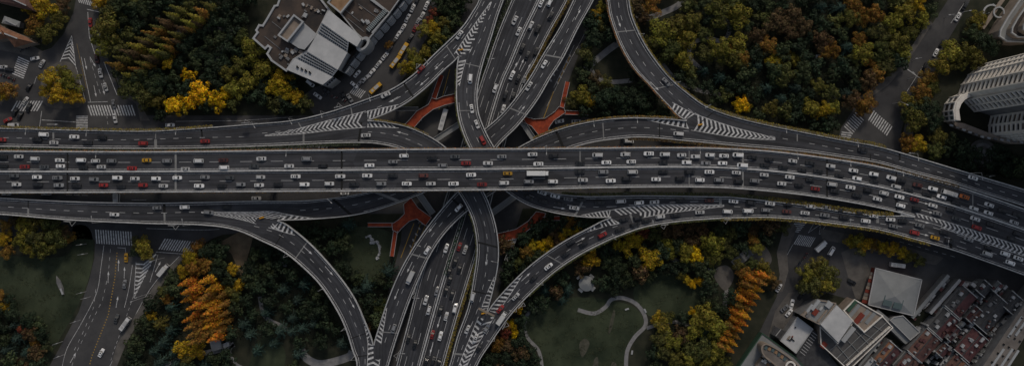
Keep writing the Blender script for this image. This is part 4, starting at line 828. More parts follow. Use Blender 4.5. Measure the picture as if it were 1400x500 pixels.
# --- pale stepped building with dark flat roofs, upper left
b1 = bld('department_store', 'large pale stepped building with dark flat roofs and white rooftop walls', 'building', 440, 60)
zr = 13
polyL = [(388, -14), (380, 8), (376, 9), (365, 28), (360, 36), (355, 35), (351, 42), (353, 45), (347, 53), (363, 67), (367, 63), (371, 66), (366, 74), (372, 83), (392, 97), (402, 82), (421, 70), (434, 46), (450, 14), (435, -5), (432, -14)]
block(b1, 'left_wing', polyL, zr, 0, 'greywall', 'darkroof'); rim(b1, polyL, zr, 'pale', 0.9, 0.9)
polyR = [(480, -14), (467, 20), (488, 46), (500, 56), (505, 53), (533, 18), (507, -1), (500, -14)]
block(b1, 'right_wing', polyR, zr, 0, 'greywall', 'darkroof'); rim(b1, polyR, zr, 'pale', 0.6, 0.8)
polyN = [(508, -2), (533, 18), (556, -14), (502, -14)]
block(b1, 'rear_wing', polyN, zr - 1.2, 0, 'greywall', 'darkroof'); rim(b1, polyN, zr - 1.2, 'pale', 0.5, 0.8)
polyO = [(449, 4), (466, 18), (484, -4), (470, -14), (462, -14)]
block(b1, 'penthouse', polyO, 15.5, 0, 'pale', 'orangeroof'); rim(b1, polyO, 15.5, 'pale', 0.8, 0.8)
# rooftop box with a white rim and its pale lower roof
polyB = [(403, 22), (382, 49), (394, 57), (415, 31)]
block(b1, 'roof_house', polyB, 16.5, zr - 1, 'pale', 'tan'); rim(b1, polyB, 16.5, 'pale', 0.8, 1.6)
block(b1, 'roof_house', [(416, 32), (433, 47), (431, 51), (416, 68), (408, 66), (396, 58)], 15.5, zr - 1, 'pale')
# the white stepped terraces
steps = [([(450, 14), (487, 45), (494, 54), (488, 64), (477, 57), (440, 31)], 19), ([(434, 46), (475, 72), (462, 95), (420, 70)], 16.5), ([(404, 80), (455, 105), (441, 116), (391, 95)], 14)]
for q, z in steps: block(b1, 'terrace', q, z, 0, 'pale', 'brightroof')
def slope(parent, e0, z0, e1, z1, rows, cols):
    """sloping wall between two roof edges with a grid of windows"""
    A, B_, C_, D_ = P(*e0[0], z0), P(*e0[1], z0), P(*e1[1], z1), P(*e1[0], z1)
    b = MB(); b.face([A, D_, C_, B_]); w_ = b.build('sloping_wall', M['pale'], parent)
    n = (D_ - A).cross(B_ - A).normalized()
    if n.z < 0: n = -n
    ax = (B_ - A).normalized(); rot = Matrix((ax, n.cross(ax), n)).transposed().to_quaternion()
    for r in range(rows):
        for c in range(cols):
            f = (c + 0.5) / cols; gq = (r + 0.6) / rows; p = A.lerp(B_, 0.04 + f * 0.92).lerp(D_.lerp(C_, 0.04 + f * 0.92), gq)
            o = bpy.data.objects.new('window', ucube('glass')); o.location = p - n * 0.05; o.rotation_mode = 'QUATERNION'; o.rotation_quaternion = rot; o.scale = (0.75, 0.55, 0.13); link(o, parent)
        p0 = A.lerp(D_, (r + 0.02) / rows); p1 = B_.lerp(C_, (r + 0.02) / rows); sb = MB(); sb.box((p0 + p1) / 2 + n * 0.1, ((p1 - p0).length, 0.35, 0.3), p1 - p0, 0, n); sb.build('floor_ledge', M['pale'], parent)
slope(b1, ((440, 31.5), (477, 57.5)), 18.9, ((434, 45.5), (475, 71.5)), 16.5, 4, 14)
slope(b1, ((420.3, 70.5), (462, 95.5)), 16.4, ((404, 80), (455, 104.5)), 14.0, 4, 15)
for x, y in [(407, 92), (413, 94.6), (418.5, 97), (424, 99.5)]: blockobj('roof_vent', 'tyre', P(x, y, 14) + Vector((0, 0, -0.02)), (1.3, 0.7, 0.9), -0.9, b1)
block(b1, 'side_wing', [(456, 105), (460, 108), (448, 118), (442, 116)], 11, 0, 'pale')
for k in range(4): blockobj('roof_vent', 'glass', P(457 - k * 3, 107.5 + k * 2.8, 11) + Vector((0, 0, -0.02)), (0.9, 0.9, 0.4), 0.7, b1)
# round turret ring
tb = MB(); cpt = P(496, 60, 15); seg = 20
for rr0, rr1, zz in ((2.0, 3.3, 15.0),):
    ring = []
    for k in range(seg):
        a = 6.2832 * k / seg
        for rr in (rr0, rr1):
            x, y = rr * 0.75 * math.cos(a), rr * 1.25 * math.sin(a); c, s_ = math.cos(-0.72), math.sin(-0.72); ring.append((cpt.x + x * c - y * s_, cpt.y + x * s_ + y * c))
    for k in range(seg):
        i0, o0, i1, o1 = ring[2 * k], ring[2 * k + 1], ring[(2 * k + 2) % (2 * seg)], ring[(2 * k + 3) % (2 * seg)]
        tb.face([(*i0, zz), (*o0, zz), (*o1, zz), (*i1, zz)]); tb.face([(*o0, 0), (*o1, 0), (*o1, zz), (*o0, zz)]); tb.face([(*i1, zz - 6), (*i0, zz - 6), (*i0, zz), (*i1, zz)])
    tb.face([(*ring[2 * k], zz - 6) for k in range(seg)])
tb.build('turret', M['pale'], b1)
# bowed bays along the street side
bay = MB()
for k in range(4):
    rows = []
    for j in range(9):
        t = j / 8 - 0.5; rows.append((t * 1.0, -0.5 + 0.18 * (1 - 4 * t * t)))
    z0 = k * 0.25; o_ = 0.10 * k
    base = [(x, 0.5 - o_ * 0.0, z0) for x, y in ((-0.5, 0), (0.5, 0))] + [(x, -0.5 + o_ - 0.12 * (1 - 4 * x * x), z0) for x in (0.5, 0.3, 0.1, -0.1, -0.3, -0.5)]
    bay.prism(base, [(x, y, z0 + 0.13) for x, y, _ in base])
bay.box((0, 0.25, 0.5), (0.96, 0.45, 0.98), m=1); baym = bay.mesh('bay', [M['pale'], M['glass']])
line_ = [(560, -10), (546, 8), (531, 26), (516, 43), (503, 57), (488, 76), (470, 100)]
L_ = [math.dist(line_[i], line_[i + 1]) for i in range(len(line_) - 1)]; tot = sum(L_); nb_ = 11
for k in range(nb_):
    x0, y0 = plerp(line_, (k + 0.03) / nb_); x1, y1 = plerp(line_, (k + 0.93) / nb_); p0 = P(x0, y0, 10); p1 = P(x1, y1, 10)
    o = bpy.data.objects.new('bay', baym); o.location = ((p0.x + p1.x) / 2, (p0.y + p1.y) / 2, 2.0); d = p0 - p1; o.rotation_euler = (0, 0, math.atan2(d.y, d.x)); o.scale = (d.length, 3.0, 8.5 - (k % 3) * 0.4); link(o, b1)
block(b1, 'podium', [(556, -14), (533, 19), (506, 54), (488, 74), (470, 98), (464, 96), (476, 74), (490, 64), (500, 55), (530, 17), (548, -14)], 8, 0, 'greywall', 'darkroof')
# long ribbed skylight
a_, c_ = P(503, 43, zr), P(528, 15, zr); sk = MB(); sk.box((a_ + c_) / 2 + Vector((0, 0, 0.7)), ((c_ - a_).length, 2.0, 1.6), c_ - a_); sko = sk.build('skylight', M['skyl'], b1)
for k in range(15):
    p = a_.lerp(c_, (k + 0.5) / 15); d = c_ - a_; o = blockobj('skylight_rib', 'pale', p + Vector((0, 0, 0.2)), (0.25, 2.4, 1.5), math.atan2(d.y, d.x), sko)
d = c_ - a_; nrm = Vector((d.y, -d.x, 0)).normalized(); blockobj('roof_duct', 'pale', (a_ + c_) / 2 + nrm * 2.2, (d.length * 0.9, 0.7, 1.0), math.atan2(d.y, d.x), b1)
blockobj('roof_duct', 'pale', (P(507, 0, zr) + P(530, 17, zr)) / 2, ((P(507, 0, zr) - P(530, 17, zr)).length, 0.8, 1.1), math.atan2(-17, 23), b1)
for e0, e1 in [((372, 30), (395, 48)), ((362, 50), (384, 68)), ((420, 6), (440, 20)), ((476, 26), (498, 44)), ((490, 6), (515, 24)), ((470, 12), (492, 30))]:
    a, c = P(*e0, zr), P(*e1, zr); m_ = MB(); m_.box((a + c) / 2 + Vector((0, 0, .15)), ((c - a).length, .3, .35), c - a); m_.build('roof_seam', M['greywall'], b1)
roof_clutter(b1, [(374, 75), (400, 65), (420, 68), (395, 90)], zr, 12, 3); roof_clutter(b1, [(415, 5), (445, 12), (432, 40), (412, 25)], zr, 9, 4); roof_clutter(b1, [(475, 10), (505, 5), (520, 18), (495, 40)], zr, 7, 5); roof_clutter(b1, [(365, 40), (390, 15), (400, 20), (378, 55)], zr, 5, 6)

# --- red roofed houses, upper left corner
def hiphouse(name, label, ridge, eaves, ze, zr_, mr, wall='tan', cat='house'):
    """eaves: 4 corner pixels in order (a, b, c, d); ridge: 2 pixels; slopes ab-r0r1?, etc."""
    h = bld(name, label, cat, *eaves[0]); a, b_, c, d = pts(eaves, ze); r0, r1 = pts(ridge, zr_)
    w_ = MB(); ctr = (a + b_ + c + d) / 4; ins = [ctr + (p - ctr) * 0.93 for p in (a, b_, c, d)]; w_.prism([Vector((p.x, p.y, 0)) for p in ins], ins); w_.build('wall', M[wall], h)
    for q in ([a, b_, r1, r0], [c, d, r0, r1], [b_, c, r1], [d, a, r0]):
        m_ = MB(); n = (q[1] - q[0]).cross(q[2] - q[0])
        if n.z < 0: q = q[::-1]
        m_.face(q); e = [p - Vector((0, 0, 0.3)) for p in q]; m_.face(e[::-1])
        for i in range(len(q)): m_.face([q[i], e[i], e[(i + 1) % len(q)], q[(i + 1) % len(q)]])
        m_.build('roof_slope', M[mr], h)
    rc = MB(); rc.box((r0 + r1) / 2 + Vector((0, 0, 0.08)), ((r1 - r0).length, 0.55, 0.35), r1 - r0); rc.build('ridge', M['pale'], h); return h
hiphouse('red_roofed_house', 'long house with pinkish red roof at the top left corner', [(-12, -14), (36, 8)], [(-20, -22), (30, -14), (48, 16), (-24, -2)], 8, 11, 't_brown')
hh = hiphouse('orange_roofed_house', 'house with bright orange hipped roof beside the parked motorbikes', [(6, 46), (24, 53)], [(-4, 34), (38, 52), (45, 58), (20, 65)], 7, 10, 't_orange')
hiphouse('orange_roofed_house', 'partly cut off house with orange roof at the left edge', [(-14, 38), (2, 46)], [(-24, 26), (0, 34), (12, 52), (-10, 56)], 7, 9.5, 't_orange')
hiphouse('grey_shed', 'low grey shed between the two red roofed houses', [(8, 28), (22, 35)], [(6, 22), (28, 30), (26, 38), (2, 32)], 4, 5, 'greyroof', 'greywall', 'shed')

# --- pale curved tower, right edge
tw = bld('curved_tower', 'tall pale tower with curved front and rows of balconies at the right edge', 'tower', 1345, 130)
def facade(parent, foot, z0, z1, fl, mw, bay_w, slab=0.8, pierd=1.0, win='glass', zwin=62):
    """curved wall over foot polyline (photo pixels at ground), with projecting slabs, piers and windows; outward side = left of the walk"""
    F = [P(x, y, 0) for x, y in foot]
    nrm = []
    for i in range(len(F)):
        d = F[min(i + 1, len(F) - 1)] - F[max(i - 1, 0)]; nrm.append(Vector((-d.y, d.x, 0)).normalized())
    up = lambda p, z: Vector((p.x, p.y, z))
    b = MB()
    for i in range(len(F) - 1): b.face([up(F[i], z0), up(F[i + 1], z0), up(F[i + 1], z1), up(F[i], z1)])
    b.build('wall', M[mw], parent)
    nfl = int((z1 - z0) / fl)
    sl = MB()
    for i in range(len(F) - 1):
        q = [F[i] - nrm[i] * 0.1, F[i + 1] - nrm[i + 1] * 0.1, F[i + 1] + nrm[i + 1] * slab, F[i] + nrm[i] * slab]
        sl.prism(q, [p + Vector((0, 0, 0.95)) for p in q], bottom=True)
    slm = sl.mesh('floor_slab', M['cream'])
    for k in range(nfl + 1):
        o = bpy.data.objects.new('floor_slab', slm); o.location = (parent.location.x * 0, 0, z0 + k * fl); link(o, parent)
    for i in range(len(F) - 1):
        seg_ = F[i + 1] - F[i]; n = max(1, int(round(seg_.length / bay_w))); ang = math.atan2(seg_.y, seg_.x); nn = (nrm[i] + nrm[i + 1]).normalized()
        for k in range(n + (1 if i == len(F) - 2 else 0)):
            p = F[i].lerp(F[i + 1], k / n); nv = nrm[i].lerp(nrm[i + 1], k / n); blockobj('pier', 'cream', p + nv * (pierd * 0.45) + Vector((0, 0, z0)), (0.7, pierd + 0.25, z1 - z0 + 0.3), ang, parent)
        for f in range(nfl):
            z = z0 + f * fl + 1.1
            if z > zwin: break
            for k in range(n):
                p = F[i].lerp(F[i + 1], (k + 0.5) / n) + nn * 0.04; p.z = z; blockobj('window', win if (f * 7 + k * 3 + i) % 5 in (0, 2) else 'winbrown', p, (seg_.length / n * 0.62, 0.16, fl * 0.55), ang, parent)
f1 = [(1311, 131), (1316, 117), (1325, 104), (1341, 91)]
facade(tw, f1, 0, 96, 3.5, 'tan', 4.0)
block(tw, 'upper_wing', [(1342 - 0, 91.5), (1326, 104.5), (1317, 117.5), (1312.5, 131), (1319, 137), (1333, 151), (1480, 151), (1480, 84)], 0.01, 0, 'cream') if False else None
up_ = MB(); fp = [P(x, y, 0) for x, y in [(1341.4, 91.4), (1325.5, 104.4), (1316.5, 117.4), (1311.6, 131), (1319, 136.5), (1333, 150.5), (1470, 152), (1470, 86)]]
up_.prism(fp, [p + Vector((0, 0, 96)) for p in fp]); up_.build('upper_wing', M['cream'], tw)
facade(tw, [(1333, 151), (1318, 136)], 0, 96, 3.5, 'pale', 3.2, 0.9, 0.9)
lw = MB(); fp = [P(x, y, 0) for x, y in [(1356.5, 160), (1353.6, 172), (1354, 183), (1376, 190), (1470, 190), (1470, 160)]]
lw.prism(fp, [p + Vector((0, 0, 88)) for p in fp]); lw.build('lower_wing', M['cream'], tw)
facade(tw, [(1353, 183.5), (1353, 172), (1356, 159)], 0, 88, 3.5, 'pale', 3.4, 0.7, 0.8)
facade(tw, [(1440, 192), (1376, 191), (1353, 183.5)], 0, 88, 3.5, 'pale', 3.4, 0.7, 0.8, zwin=30)
bk = MB(); fp = [P(x, y, 0) for x, y in [(1334, 151.5), (1345, 155), (1357, 159.5), (1470, 159.5), (1470, 152.5), (1334, 150.9)]]
bk.prism(fp, [p + Vector((0, 0, 84)) for p in fp]); bk.build('stair_core', M['greywall'], tw)
# low crescent of glazing at the foot of the tower
gl = [(1309, 131), (1299, 135), (1293, 143), (1290.5, 153), (1292, 166), (1298, 167), (1296, 153), (1299, 145), (1304, 139), (1312, 135)]
gb = MB(); fp = [P(x, y, 0) for x, y in gl]; gb.prism(fp, [p + Vector((0, 0, 10)) for p in fp]); gb.build('glazed_crescent', M['cream'], tw)
facade(tw, [(1291.6, 166), (1290, 153), (1292.5, 142.6), (1298.6, 134.6), (1308.6, 130.6)], 0, 9.2, 4.4, 'skyl', 3.2, 0.5, 0.5, 'skyl')
pw = MB(); fp = [P(x, y, 0) for x, y in [(1293, 167), (1310, 169.5), (1353, 186), (1376, 192.5), (1480, 193.5), (1480, 198), (1372, 197), (1345, 190), (1300, 174)]]
pw.prism(fp, [p + Vector((0, 0, 5)) for p in fp]); pw.build('podium', M['tan'], tw); 
for k in range(12): x, y = plerp([(1296, 170), (1345, 188), (1400, 195)], (k + 0.5) / 12); blockobj('roof_unit', ('pale', 'greywall', 'metal')[k % 3], P(x, y, 5) + Vector((0, 0, -0.05)), (1.6, 0.9, 0.8), -0.3, tw)

# --- rounded terraced building, top right corner
rb = bld('terraced_building', 'rounded building with curved pale terraces in the top right corner', 'building', 1385, 40)
outer = [(1366, 50), (1367, 42), (1376, 26), (1394, 0), (1408, -20), (1470, -20), (1470, 52), (1400, 58), (1376, 57)]
for k, (f, z) in enumerate([(1.0, 10), (0.86, 14), (0.72, 18), (0.55, 22)]):
    poly = [(1470 + (x - 1470) * f * (1 - 0.02 * k), 20 + (y - 20) * (1 - 0.16 * k)) for x, y in outer]
    poly = poly[:4] + [poly[4]] + poly[5:]
    block(rb, 'terrace', poly, z, 0 if k == 0 else z - 4, 'tan', 'darkroof' if k % 2 else 'greyroof'); rim(rb, poly, z, 'pale', 0.6, 1.0)
roof_clutter(rb, [(1378, 40), (1396, 12), (1402, 20), (1392, 48)], 10, 10, 9, ('cream', 'pale', 'tan'))
pg = bld('pergola', 'white curved pergola with tan beam in the garden at the top right', 'pergola', 1348, 20)
def arc(name, cx, cy, r, a0, a1, wd, z, m, parent):
    b = MB(); n = 20; W = [P(cx + r * math.cos(R(a0 + (a1 - a0) * k / n)), cy + r * math.sin(R(a0 + (a1 - a0) * k / n)), z) for k in range(n + 1)]
    strip_world(b, W, wd); strip_world(b, [p - Vector((0, 0, 0.4)) for p in W], wd)
    for i in range(n): b.box((W[i] + W[i + 1]) / 2 - Vector((0, 0, 0.2)), ((W[i + 1] - W[i]).length * 1.02, wd * 0.98, 0.38), W[i + 1] - W[i])
    return b.build(name, M[m], parent)
arc('ring_beam', 1356, 18, 11, 150, 300, 0.8, 4.0, 'pale', pg); arc('ring_beam', 1366, 17, 7, 60, 380, 0.7, 4.3, 'pale', pg)
q0, q1 = P(1343, 39, 3.4), P(1372, -2, 3.4); sb = MB(); sb.box((q0 + q1) / 2, ((q1 - q0).length, 2.0, 0.4), q1 - q0); sb.build('beam', M['tan'], pg)
for k in range(5): p = q0.lerp(q1, (k + 0.5) / 5); blockobj('post', 'tan', (p.x, p.y, 0), (0.4, 0.4, 3.3), 0.5, pg)
for (x, y) in [(1346, 20), (1352, 8), (1360, 11), (1372, 20)]: p = P(x, y, 0); blockobj('post', 'pale', p, (0.35, 0.35, 3.9), 0, pg)
for k in range(5): p = P(1338 + k * 1.3, 30 + k * 1.6, 2.5); blockobj('slat', 'pale', p, (4.2, 0.25, 0.25), 0.2, pg)

# --- grey hipped hall, lower right
gh = bld('grey_roofed_hall', 'hall with large pale grey folded roof and red side walls', 'building', 1222, 400)
A, B_, C_, D_ = (1197, 366), (1260, 382), (1249, 431), (1187, 416); cz = (1224, 405)
T = pts([A, B_, C_, D_], 5); c0 = P(*cz, 7.6); mab = P(1229, 374, 5.6)
w_ = MB(); cc = sum(T, Vector()) / 4; ins = [cc + (p - cc) * 0.985 for p in T]; w_.prism([Vector((p.x, p.y, 0)) for p in ins], [p - Vector((0, 0, 0.3)) for p in ins]); w_.build('wall', M['brickred'], gh)
for q in ([T[0], mab, c0], [mab, T[1], c0], [T[1], T[2], c0], [T[2], T[3], c0], [T[3], T[0], c0]):
    m_ = MB(); n = (q[1] - q[0]).cross(q[2] - q[0]); q = q if n.z > 0 else q[::-1]; m_.face(q); e = [p - Vector((0, 0, 0.28)) for p in q]; m_.face(e[::-1])
    for i in range(3): m_.face([q[i], e[i], e[(i + 1) % 3], q[(i + 1) % 3]])
    m_.build('roof_slope', M['greyroof'], gh)
for e0, e1 in ((A, B_), (B_, C_), (C_, D_), (D_, A)):
    a, b_ = P(*e0, 5), P(*e1, 5); s_ = MB(); s_.box((a + b_) / 2 + Vector((0, 0, 0.12)), ((b_ - a).length + 0.3, 0.45, 0.5), b_ - a); s_.build('eaves_trim', M['metal'], gh)
for cx, cy in ((1214, 411), (1228, 415)):
    p = P(cx, cy, 6.5); blockobj('skylight', 'skyl', p - Vector((0, 0, 0.3)), (4.4, 5.0, 0.42), R(-14), gh)
lp = [(1222, 433), (1234, 431), (1257, 453), (1244, 464), (1217, 437)]
block(gh, 'annex', lp, 5, 0, 'greywall', 'greyroof'); rim(gh, lp, 5, 'metal', 0.4, 0.5)
block(gh, 'annex', [(1200, 422), (1217, 436), (1244, 466), (1238, 470), (1212, 445), (1196, 428)], 4, 0, 'greywall', 'greyroof')
# awning beside the hall
aw = bld('striped_awning', 'narrow tan awning along the left side of the grey roofed hall', 'awning', 1187, 395)
for k in range(9): x, y = plerp([(1194, 372), (1181, 414)], (k + 0.5) / 9); blockobj('awning_panel', ('striproof', 'tan', 'brickred')[k % 3], P(x, y, 3) - Vector((0, 0, 0)), (2.6, 1.6, 0.2), R(-14), aw)
for k in range(4): x, y = plerp([(1194, 372), (1181, 414)], (k + 0.5) / 4); p = P(x, y, 3); blockobj('post', 'metal', (p.x, p.y, 0), (0.12, 0.12, 3.05), 0, aw)

# --- complex with the pale pitched roof
cx_b = bld('pitched_roof_building', 'building complex with one large pale pitched roof and gridded terraces', 'building', 1145, 445)
rp = pts([(1144, 417), (1165, 438), (1145, 467), (1122, 443)], 12.5)
block(cx_b, 'main_block', [(1095, 430), (1120, 410), (1142, 414), (1165, 438), (1145, 467), (1121, 444)], 11, 0, 'greywall', 'greyroof')
m_ = MB(); top = [p + Vector((0, 0, dz)) for p, dz in zip(rp, (0.2, 1.0, 1.0, 0.2))]; m_.prism([p - Vector((0, 0, 1.6)) for p in rp], top); m_.build('pitched_roof', M['brightroof'], cx_b)
rim(cx_b, [(1120, 410), (1142, 414), (1121, 443), (1095, 430)], 11, 'tan', 0.5, 0.7)
for x, y, dx, dy, dz, a, mm in [(1114, 416, 6.0, 1.6, 1.2, 52, 'pale'), (1106, 421, 5.0, 1.3, 1.0, 52, 'pale'), (1132, 415.5, 3.2, 2.6, 1.4, 52, 'pale'), (1114, 426, 3.2, 2.2, 1.0, 52, 'brickred'), (1099, 428, 3.0, 1.2, 1.2, 52, 'tan'), (1104, 430, 2.4, 1.4, 1.0, 52, 'greywall'), (1124, 431, 7.5, 0.9, 0.6, 52, 'tan'), (1122, 421, 2, 1.2, .7, 52, 'metal')]:
    blockobj('roof_unit', mm, P(x, y, 11) - Vector((0, 0, 0.03)), (dx, dy, dz), R(a), cx_b)
tp = [(1153, 424), (1168, 409), (1206, 431), (1181, 453), (1166, 438)]
block(cx_b, 'terrace', tp, 9, 0, 'tan', 'tan'); rim(cx_b, tp, 9, 'cream', 0.5, 0.8)
for x, y, dx, dy, dz, a, mm in [(1164, 417.5, 6.5, 1.8, 0.9, 50, 'green'), (1174, 434.5, 6.0, 2.4, 0.8, 50, 'brickred'), (1181, 431, 7, 2.0, 0.35, 50, 'greyroof'), (1168, 424, 7.5, 1.8, 0.35, 50, 'greyroof'), (1190, 434, 7, 1.8, 0.35, 50, 'greyroof')]:
    blockobj('roof_unit', mm, P(x, y, 9) - Vector((0, 0, 0.03)), (dx, dy, dz), R(a), cx_b)
gp = [(1133, 480), (1122, 470), (1121, 446), (1145, 469), (1166, 440), (1181, 454), (1206, 432), (1220, 447), (1160, 505)]
block(cx_b, 'gridded_terrace', gp, 8, 0, 'tan', 'screed'); rim(cx_b, gp, 8, 'cream', 0.4, 0.6)
bar_i = 0
for e0, e1 in [((1144, 489), (1203, 433)), ((1135, 478), (1182, 437)), ((1151, 497), (1212, 440)), ((1140, 466), (1163, 493)), ((1152, 458), (1175, 482)), ((1165, 447), (1188, 470)), ((1181, 455), (1199, 466)), ((1192, 443), (1211, 455))]:
    a, b_ = P(*e0, 8.2), P(*e1, 8.2); s_ = MB(); s_.box((a + b_) / 2 + Vector((0, 0, 0.02 * bar_i)), ((b_ - a).length, 0.22, 0.4), b_ - a); s_.build('terrace_beam', M['greyroof'], cx_b); bar_i += 1
for k in range(14): x, y = plerp([(1160, 500), (1218, 448)], (k + 0.5) / 14); blockobj('arcade_post', 'cream', P(x - 3, y - 2, 8) - Vector((0, 0, 0.1)), (0.5, 2.6, 1.6), R(42 + 90), cx_b)
blockobj('roof_unit', 'brickred', P(1126, 471, 8) - Vector((0, 0, .03)), (3.2, 2.6, 0.5), R(50), cx_b)
a, b_ = P(1146, 464, 9), P(1163, 443, 9); blockobj('balcony', 'pale', ((a.x + b_.x) / 2 + 1.2, (a.y + b_.y) / 2 - 0.8, 7.9), ((b_ - a).length * 0.9, 2.4, 3.0), math.atan2((b_ - a).y, (b_ - a).x), cx_b)

# --- flat white roof
fw = bld('flat_roofed_building', 'low building with plain white flat roof beside the parked cars', 'building', 1088, 457)
fp_ = [(1090, 433), (1111, 449), (1088, 482), (1067, 465)]
block(fw, 'wall', fp_, 6, 0, 'greywall', 'brightroof'); rim(fw, fp_, 6, 'pale', 0.4, 0.5)
for x, y, dx, dy, mm in [(1078, 461, 2.2, .7, 'tan'), (1082, 462, 1.6, .5, 'tyre'), (1084, 464, .5, 1.8, 'tyre'), (1079, 464, .4, 1.6, 'tyre'), (1087, 447, .6, .6, 'tyre'), (1083, 459.5, 1.0, .4, 'brickred')]: blockobj('roof_pipe', mm, P(x, y, 6) - Vector((0, 0, .03)), (dx, dy, .6), R(50), fw)
gr_ = bld('lean_to', 'dark ribbed lean-to roof between the white roof and the pitched roof', 'building', 1105, 475)
rp_ = [(1112, 450), (1123, 459), (1132, 482), (1150, 505), (1085, 505), (1090, 483)]
block(gr_, 'wall', rp_, 4.5, 0, 'greywall', 't_grey')
for k in range(9): x, y = plerp([(1112, 452), (1093, 482)], (k + 0.5) / 9); blockobj('roof_rib', 'metal', P(x + 3, y + 2, 4.5) - Vector((0, 0, .03)), (3.2, 0.3, .35), R(-38), gr_)
sh = bld('dark_shed', 'small dark shed with ridged roof beside the flat white roof', 'shed', 1062, 450)
for q, z in [([(1061, 446), (1073, 452), (1066, 463), (1056, 457)], 4)]: block(sh, 'wall', q, z, 0, 'greywall', 't_grey')
blockobj('ridge', 'metal', P(1064, 454, 4) - Vector((0, 0, .02)), (4.4, .3, .3), R(52), sh)

# --- curved tan building at the bottom edge
ct = bld('curved_tan_building', 'tan building with rounded end and yellow windows at the bottom edge', 'building', 1065, 485)
block(ct, 'plinth', [(1042, 455), (1086, 487), (1108, 510), (1004, 510)], 5, 0, 'green', 'greyroof'); rim(ct, [(1042, 455), (1086, 487), (1108, 510), (1004, 510)], 5, 'green', 0.5, 0.5)
cur = spline_closed([(1041, 475), (1046, 469.5), (1056, 473), (1075, 485), (1092, 500), (1098, 515), (1080, 525), (1062, 500), (1045, 486)], 4)
block(ct, 'terrace', cur, 12, 4.9, 'tan', 'striproof'); rim(ct, cur, 12, 'tan', 0.7, 0.9)
for k in range(7): x, y = plerp([(1045, 474), (1058, 478.5), (1075, 492)], (k + 0.4) / 7); blockobj('window', 'orangeroof' if k % 2 else 'skyl', P(x, y, 12) + Vector((0, 0, -0.03)), (1.3, 1.6, 0.5), R(-28), ct)
stp = [(1050, 481), (1070, 494), (1060, 515), (1034, 500)]
block(ct, 'lower_terrace', stp, 9, 4.9, 'tan', 'striproof')
rg = random.Random(8)
for k in range(26):
    fx, fy = rg.random(), rg.random(); x = 1036 + fx * 26 + fy * 6; y = 486 + fx * 12 + (1 - fy) * 8 - 2; blockobj('roof_unit', rg.choice(['tan', 'greywall', 'tyre', 'cream', 'orangeroof']), P(x, y, 9) - Vector((0, 0, .03)), (rg.uniform(.5, 1.3), rg.uniform(.8, 2.0), rg.uniform(.4, 1.3)), R(52), ct)
tr = MB(); arcp = P(1080, 500, 12)
tr_ = arc('roof_ring', 1081, 500, 6, 0, 360, 0.9, 12.8, 'cream', ct)

# --- lane houses with tiled roofs
E_ = Vector((0.66, -0.75)); F_ = Vector((0.75, 0.66))
def lane_house(cx, cy, ln, wd, ml, mr, label, z=7.5, rise=2.6, seed=0):
    h = bld('lane_house', label, 'house', cx, cy); tag(h, group='tiled lane houses')
    e = E_ * ln / 2; f = F_ * wd / 2; c = Vector((cx, cy))
    def W(v, zz): return P(v.x, v.y, zz)
    wl = MB(); q = [c - e - f * .94, c + e - f * .94, c + e + f * .94, c - e + f * .94]; T = [W(v, z) for v in q]; wl.prism([Vector((p.x, p.y, 0)) for p in T], T); wl.build('wall', M['greywall'], h)
    r0, r1 = W(c - e, z + rise), W(c + e, z + rise)
    for s_, m_ in ((-1, ml), (1, mr)):
        a, b_ = W(c - e + f * s_, z - 0.15), W(c + e + f * s_, z - 0.15); qd = [r0, r1, b_, a]
        if (qd[1] - qd[0]).cross(qd[2] - qd[0]).z < 0: qd = qd[::-1]
        mb = MB(); mb.face(qd); lo = [p - Vector((0, 0, .25)) for p in qd]; mb.face(lo[::-1])
        for i in range(4): mb.face([qd[i], lo[i], lo[(i + 1) % 4], qd[(i + 1) % 4]])
        mb.build('roof_slope', M[m_], h)
    mb = MB(); mb.box((r0 + r1) / 2 + Vector((0, 0, .05)), ((r1 - r0).length, .4, .3), r1 - r0); mb.build('ridge', M['t_grey'], h)
    rg = random.Random(seed)
    for s_ in (-1, 1):
        g_ = MB(); cc = c + e * s_ * 1.0
        prof = [(-1.02, 0.2), (-0.8, 0.9), (-0.45, 1.3), (0, rise + 0.9), (0.45, 1.3), (0.8, 0.9), (1.02, 0.2)]
        for (u0, h0), (u1, h1) in zip(prof[:-1], prof[1:]):
            a = W(cc + f * u0, z + h0); b_ = W(cc + f * u1, z + h1); g_.box((a + b_) / 2, ((b_ - a).length + .1, .36, .45), b_ - a)
            lo = [W(cc + f * u0, z), W(cc + f * u1, z)]
        g_.build('gable_coping', M['pale'], h)
        gw = MB(); tri = [W(cc + f * -0.94, z), W(cc + f * .94, z), W(cc, z + rise + .5)]; gw.face(tri); gw.build('gable_wall', M['greywall'], h)
    for k in range(int(ln / 4)):
        u = rg.uniform(-.8, .8); s_ = rg.choice((-1, 1)); v = rg.uniform(.3, .7); p = W(c + e * u + f * s_ * v, z + rise * (1 - v)); ang = math.atan2(.75, .66)
        if rg.random() < .5: blockobj('dormer', rg.choice(['pale', 'greywall', 't_plum']), p - Vector((0, 0, .3)), (rg.uniform(1.2, 2.4), 1.4, 1.1), ang, h)
        else: blockobj('chimney', rg.choice(['pale', 'greywall', 't_brown']), p - Vector((0, 0, .3)), (.7, .7, 1.6), ang, h)
    for k in range(int(ln / 3)): u = rg.uniform(-.98, .98); s_ = rg.choice((-1, 1)); p = W(c + e * u + f * s_ * rg.uniform(1.08, 1.3), 3); blockobj('outbuilding', rg.choice(['pale', 'greywall', 'greyroof']), (p.x, p.y, 0), (rg.uniform(.9, 2.8), rg.uniform(.8, 1.8), rg.uniform(3.5, 6.5)), math.atan2(.75, .66), h)
    return h
